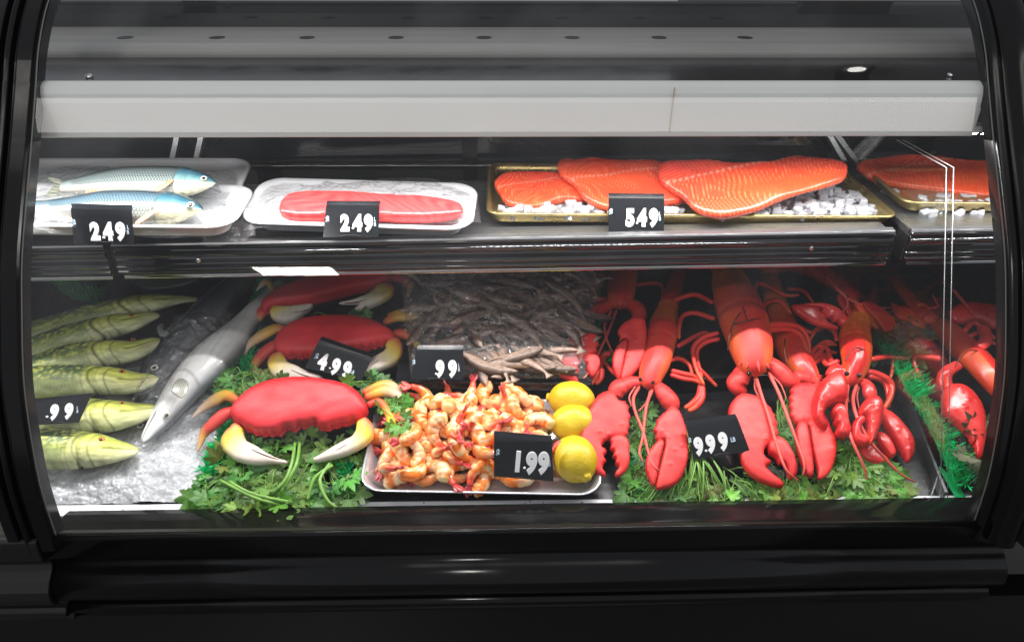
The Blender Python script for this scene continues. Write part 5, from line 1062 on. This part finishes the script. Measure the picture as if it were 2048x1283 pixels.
for lab, c, hpx, axv, rad, h in (('topmost of the three lemons with its nub pointing left', (1582, 200), 0, -.25, (.037, .030), .052), ('middle lemon of the three in the stack', (1590, 360), 0, .1, (.036, .0295), .044), ('lowest and largest of the three lemons in the silver tray', (1605, 605), 0, -1.2, (.0375, .033), .040)):
    px, py = Z6(c)[0]; C0 = DECK.hit(px, py, h); a = DECK.U*math.cos(axv)+DECK.V*math.sin(axv); a = -nrm(a+DECK.N*.1) if axv > -1 else nrm(a)
    n = 40; tt = np.linspace(0, 1, n); L, W = rad
    x = -np.cos(tt*math.pi); rr = np.sqrt(np.clip(1-x*x, 0, 1))*W; xs = x*L
    xs = np.where(tt > .93, xs+.005*sst(.93, 1, tt), xs); rr = rr+.0045*np.exp(-((tt-.975)/.03)**2)
    xs = np.where(tt < .05, xs-.002*sst(.05, 0, tt), xs); rr[0] = .0008; rr[-1] = .0008
    nl = Noise(int(px), 10, 3); m = MB(); loft(m, C0+xs[:, None]*a, rr, rr, DECK.N, 36, shape=lambda t_, th, S, U, A, B: (S[:, None]*np.cos(th)[None, :, None]+U[:, None]*np.sin(th)[None, :, None])*(.0006*nl(t_[:, None]*4, th[None, :]))[..., None])
    m.build('lemon', LEMON, tagv=(lab, 'lemon', 'lemons in the shrimp tray'))

# ------------------------------------------------------------ parsley
def leaflet(mb, p, d, n, s, r, col):
    """lobed leaf blade at p pointing d with normal n, size s"""
    d = nrm(d); n = nrm(np.array(n)-d*(np.array(n)@d)); e = np.cross(n, d); K = []
    lobes = [(0, 1.0, .42), (.85, .86, .36), (-.85, .86, .36), (1.65, .6, .4), (-1.65, .6, .4)]
    for a in np.linspace(-2.2, 2.2, 37):
        rad = max(l*math.exp(-((a-c)/w_)**2) for c, l, w_ in lobes); rad = .30+.72*rad+.07*math.cos(a*17)
        K.append((rad*math.sin(a)*s, (rad*math.cos(a)+.15)*s))
    cup = r.uniform(-.25, .35); ph = r.uniform(0, 6)
    def pt(x, y): return p+e*x+d*y+n*(cup*(x*x+y*y)/s+.05*s*math.sin(x/s*7+ph)-.35*y*y/s*.5)
    V = [pt(0, 0), pt(0, .2*s)] + [pt(x*.55, y*.55) for x, y in K] + [pt(x, y) for x, y in K]; k = len(K)
    Fc = [(1, 2+i+1, 2+i) for i in range(k-1)]+[(2+i, 2+i+1, 2+k+i+1, 2+k+i) for i in range(k-1)]+[(0, 1, 2), (0, 2+k-1, 1)]
    c = np.array(col)*(1+.2*r.normal()); cc = np.tile(c, (len(V), 1)); cc[0:2] *= 1.35; mb.add(V, Fc, np.clip(cc, 0, 1))
def sprig(ms, ml, base, tip, r, s=.013, n=3, col=(.07, .22, .025), bend=.02):
    base, tip = np.array(base), np.array(tip); mid = (base+tip)/2+r.normal(0, .006, 3)+DECK.N*bend*r.uniform(-.3, .4); P = cr([base, mid, tip], 12)
    loft(ms, P, np.linspace(.0010, .0006, 12), np.linspace(.0010, .0006, 12), DECK.N, 6)
    d = nrm(P[-1]-P[-3]); e = nrm(np.cross(DECK.N, d)); tw = nrm(CO-tip)
    for j, a in enumerate([0, .95, -.95, 1.7, -1.7][:n]):
        dd = nrm(d*math.cos(a)+e*math.sin(a)+r.normal(0, .18, 3)); q = tip+dd*s*.75; loft(ms, [tip, (tip+q)/2, q], [.0007]*3, [.0007]*3, DECK.N, 5)
        leaflet(ml, q, dd, nrm(tw*.8+DECK.N*.5+r.normal(0, .33, 3)), s*1.35*r.uniform(.7, 1.2)*(1.1 if j == 0 else .9), r, col)
def bunch(label, bases, poly, nsp, h0, h1, seed, s=.013, hb=.02, col=(.055, .17, .02), front=None, bend=.02):
    r = np.random.RandomState(seed); P = np.array(poly, float); lo, hi = P.min(0), P.max(0); c = P.mean(0)
    t = thing('parsley_bunch', label, 'parsley', DECK.hit(c[0], c[1], 0), 'parsley garnish'); ms, ml = MB(), MB(); k = 0; tries = 0
    while k < nsp and tries < 5000:
        tries += 1; x, y = r.uniform(lo[0], hi[0]), r.uniform(lo[1], hi[1])
        if not inside(np.array([[x, y]]), P)[0]: continue
        b = min(bases, key=lambda b: math.hypot(b[0]-x, b[1]-y)+r.uniform(0, 60)); f = (y-lo[1])/(hi[1]-lo[1]+1)
        h = h0+(h1-h0)*f+.010*r.rand(); k += 1
        bx = b[0]+(x-b[0])*max(0, 1-60/(math.hypot(b[0]-x, b[1]-y)+1)); by = b[1]+(y-b[1])*max(0, 1-60/(math.hypot(b[0]-x, b[1]-y)+1))
        sprig(ms, ml, DECK.hit(bx+r.normal(0, 6), by+r.normal(0, 4), min(hb, h+.01)), DECK.hit(x, y, h), r, s, r.choice([3, 3, 5]), np.array(col)*[1.7+2.2*r.rand()**2, 1.15+.95*r.rand(), 2.0+2*r.rand()**2], bend)
    ms.build('stem', STEM, t); ml.build('foliage', LEAF, t, smooth=True); return t
bunch('large leafy parsley bed spilling over the front edge below the front crab', [(560, 890), (480, 920), (640, 900)], [(405, 960), (450, 915), (480, 870), (560, 860), (650, 862), (712, 870), (720, 930), (700, 985), (668, 1012), (520, 1018), (405, 1018), (385, 1008), (386, 980)], 80, .018, .004, 21, .0155, .012)
bunch('parsley tuft between the two nearer crabs on the left', [(560, 762), (500, 745)], [(440, 770), (455, 742), (500, 740), (560, 755), (600, 762), (560, 782), (480, 800), (448, 800)], 26, .045, .04, 22, .0115, .05)
bunch('parsley tuft beside the right end of the front crab shell', [(700, 765)], [(690, 757), (750, 755), (800, 790), (800, 845), (770, 850), (755, 800)], 20, .05, .05, 23, .012, .05)
bunch('few parsley leaves behind the middle crab shell', [(660, 640)], [(600, 650), (610, 640), (700, 628), (760, 628), (700, 645)], 9, .06, .06, 24, .011, .06)
bunch('parsley with long straight stems under the flat clawed lobster', [(1400, 870), (1310, 850), (1360, 880)], [(1262, 985), (1270, 930), (1255, 870), (1290, 850), (1330, 880), (1400, 930), (1450, 960), (1460, 1015), (1258, 1018)], 50, .02, .004, 25, .0125, .03, (.06, .19, .02))
bunch('broad parsley bed at the front right below the big claws', [(1600, 890), (1520, 900), (1700, 900), (1450, 930)], [(1440, 975), (1500, 950), (1560, 960), (1610, 955), (1660, 880), (1720, 880), (1790, 940), (1838, 985), (1800, 1000), (1690, 1010), (1450, 1013)], 78, .018, .004, 26, .0128, .03, (.075, .22, .025))
bunch('dark parsley between the arms of the largest lobster', [(1560, 780), (1600, 740)], [(1530, 750), (1570, 770), (1620, 740), (1630, 840), (1590, 900), (1560, 900), (1545, 820)], 30, .015, .02, 27, .012, .03, (.04, .13, .02))
bunch('parsley sprigs between lobster claws behind the lemons', [(1270, 850)], [(1256, 860), (1262, 820), (1290, 800), (1300, 900), (1262, 950)], 14, .012, .012, 28, .012, .02, (.04, .13, .02))
bunch('large smooth leaves at the back right before the divider', [(1790, 740)], [(1740, 680), (1760, 650), (1830, 650), (1860, 690), (1830, 740), (1760, 730)], 16, .04, .03, 29, .017, .03, (.05, .12, .04))
bunch('parsley leaves standing beyond the green turf strip', [(1950, 880)], [(1920, 860), (1950, 840), (1985, 860), (1985, 940), (1950, 930)], 10, .04, .03, 30, .014, .02, (.05, .12, .04))
# loose long stems in the middle bed
m = MB(); r = np.random.RandomState(9); t = [o for o in C.objects if o.get('label', '').startswith('parsley with long straight')][0]
for i in range(24):
    x0, y0 = 1395+r.normal(0, 14)-i*.8, 868+r.normal(0, 12); x1, y1 = r.uniform(1275, 1475), r.uniform(985, 1010)
    P = [DECK.hit(x0, y0, .028), DECK.hit((x0+x1)/2+r.normal(0, 8), (y0+y1)/2, .03+.008*r.rand()), DECK.hit(x1, y1, .010)]; loft(m, cr(P, 14), .0013, .0013, DECK.N, 7)
m.build('stem', STEM, t, label='long pale bare stem fan')
m = MB(); t = [o for o in C.objects if o.get('label', '').startswith('large leafy parsley bed')][0]
for A in ([(590, 880, .03), (585, 920, .034), (570, 960, .03), (540, 990, .02)], [(600, 880, .03), (592, 930, .034), (560, 985, .02)], [(455, 960, .03), (500, 985, .032), (560, 1000, .025), (600, 1005, .015)], [(440, 960, .03), (510, 995, .03), (560, 1008, .02)], [(660, 925, .03), (640, 960, .03), (655, 1000, .02), (680, 1020, .008)], [(665, 930, .03), (630, 955, .03), (615, 1000, .015)]):
    tube(m, [DECK.hit(*a) for a in A], .0027, 8, n=18)
m.build('stem', STEM, t, label='thick pale parsley stalk')

# ------------------------------------------------------------ green plastic turf strips
def turf(label, path, wpx, seed, hgt=.018, dens=1.0, rows=2, h=0.0):
    r = np.random.RandomState(seed); P = cr([list(DECK.hit(x, y, hh)) for x, y, hh in path], 200); L = np.linalg.norm(np.diff(P, axis=0), axis=1).sum(); T = np.gradient(P, axis=0); T /= np.linalg.norm(T, axis=1)[:, None]
    t = thing('turf_strip', label, 'plastic turf', P[100], 'green plastic turf strips'); m = MB(); loft(m, P[::8], wpx*.9, .0022, DECK.N, 8); m.build('base', TURF, t)
    m = MB(); nb_ = int(L/.0042*dens)
    for i in range(nb_):
        s = (i+.5)/nb_; j = int(s*199); p, tt = P[j], T[j]; side = np.cross(DECK.N, tt)
        for row in range(rows):
            off = (row-(rows-1)/2)*wpx*1.5
            for k in range(5):
                b = p+side*(off+r.normal(0, .0025))+tt*r.normal(0, .003); a = r.uniform(0, 6.28); ln = r.uniform(.25, 1.0); d = nrm(DECK.N*1.0+side*math.cos(a)*ln+tt*math.sin(a)*ln); hh = hgt*r.uniform(.6, 1.1)
                w_ = nrm(np.cross(d, [math.cos(a*2), math.sin(a*2), .3])); c = nrm(np.cross(w_, d))*.004
                V = [b-w_*.0012, b+w_*.0012]; Fc = []
                for q in range(1, 5):
                    f = q/4; ww = .0030*(1-f*.8)*(1.0 if q % 2 else .45); pt = b+d*hh*f+c*f*f*2; V += [pt-w_*ww, pt+w_*ww]; Fc.append((2*q-2, 2*q-1, 2*q+1, 2*q))
                m.add(V, Fc)
    m.build('blades', TURF, t, smooth=False); return t
turf('long double row of green plastic turf along the right end of the deck', [(1775, 700, .03), (1808, 750, .038), (1850, 820, .038), (1888, 890, .03), (1925, 975, .012)], .0125, 1, .024)
turf('green plastic turf strip running down the left of the crabs', [(530, 560, .03), (505, 660, .03), (492, 760, .03), (455, 860, .02), (428, 920, .016), (415, 955, .008)], .0075, 2, .017)
turf('tiny tuft of green plastic turf left of the shrimp tray', [(686, 925, .012), (690, 940, .010), (694, 952, .006)], .008, 3, .013, 1.2)
turf('short piece of green plastic turf showing beside the back lobster', [(1285, 900, .01), (1262, 905, .01), (1256, 940, .008)], .006, 4, .012)
turf('green plastic turf far back at the left behind the pikes', [(120, 560, .03), (160, 590, .03), (210, 600, .02)], .012, 6, .02)
turf('green plastic turf glimpsed between the back lobster legs', [(1190, 560, .02), (1198, 600, .02), (1180, 700, .02), (1235, 720, .03)], .008, 7, .014)
# slanted green end blade and clear hook wires
m = MB(); P2 = DECK.tilted(1930, 950, .012, .2); inflate(m, P2, [(1878, 935), (1890, 940), (1925, 980), (1931, 1002), (1922, 1006), (1905, 985)], .0016, .001, .0016); m.build('turf_end', TURF, tagv=('flat green plastic end of the turf strip at the right front', 'plastic turf'))
for (px, py), lab in (((695, 975), 'small clear wire hook at the front left of the shrimp tray'), ((1866, 960), 'thin clear edge strip along the green turf at the right')):
    if px < 1000: 
        m = MB(); tube(m, [DECK.hit(px+a, py+b, .006) for a, b in ((-2, -14), (-7, 2), (-6, 14), (0, 20), (7, 14), (6, 2), (1, -3))], .0011, 6, n=30)
    else:
        m = MB(); tube(m, [DECK.hit(1880, 940, .02), DECK.hit(1863, 990, .008)], .0014, 6)
    m.build('clear_hook', ACEDGE, tagv=(lab, 'hook'))
# side wall between the right bed and turf
m = MB(); a_, b_ = DECK.hit(1775, 745, .0), DECK.hit(1880, 1000, .0); 
V = [a_, b_, b_+DECK.N*.02, a_+DECK.N*.03]; V += [v+np.array([.004, 0, 0]) for v in V]; m.add(V, [(0, 1, 2, 3), (4, 7, 6, 5), (0, 4, 5, 1), (1, 5, 6, 2), (2, 6, 7, 3), (3, 7, 4, 0)])
m.build('deck_divider', mat('grey_divider', (.06, .06, .065), .3), smooth=False, tagv=('low dark grey divider wall along the green turf on the right', 'divider'))

# ------------------------------------------------------------ crinkled wrapped ice bed, lower left
m = MB(); cs = [DECK.hit(-150, 1012, .004), DECK.hit(385, 1004, .004), DECK.hit(500, 700, .012), DECK.hit(-150, 700, .012)]
sheet(m, cs, 220, 200, .0016, 95, lambda u, v: .010*min(1, v*6, (1-u)*8), DECK.N, 150)
o = m.build('ice_bed', mat('frosted_wrap_white', (.60, .62, .65), .14, bump=.9, bs=95, bdist=.006, spec=.8, trans=.25, coat=.6, crough=.05), tagv=('flat bed of white ice under crinkled clear wrap at the lower left', 'ice bed'))
m = MB(); sheet(m, [c+DECK.N*.004 for c in cs], 200, 180, .0022, 97, lambda u, v: .012*min(1, v*6, (1-u)*8), DECK.N, 120); m.build('cling_wrap', CLING, tagv=('crinkled clear wrap spread over the white ice bed', 'plastic wrap'))
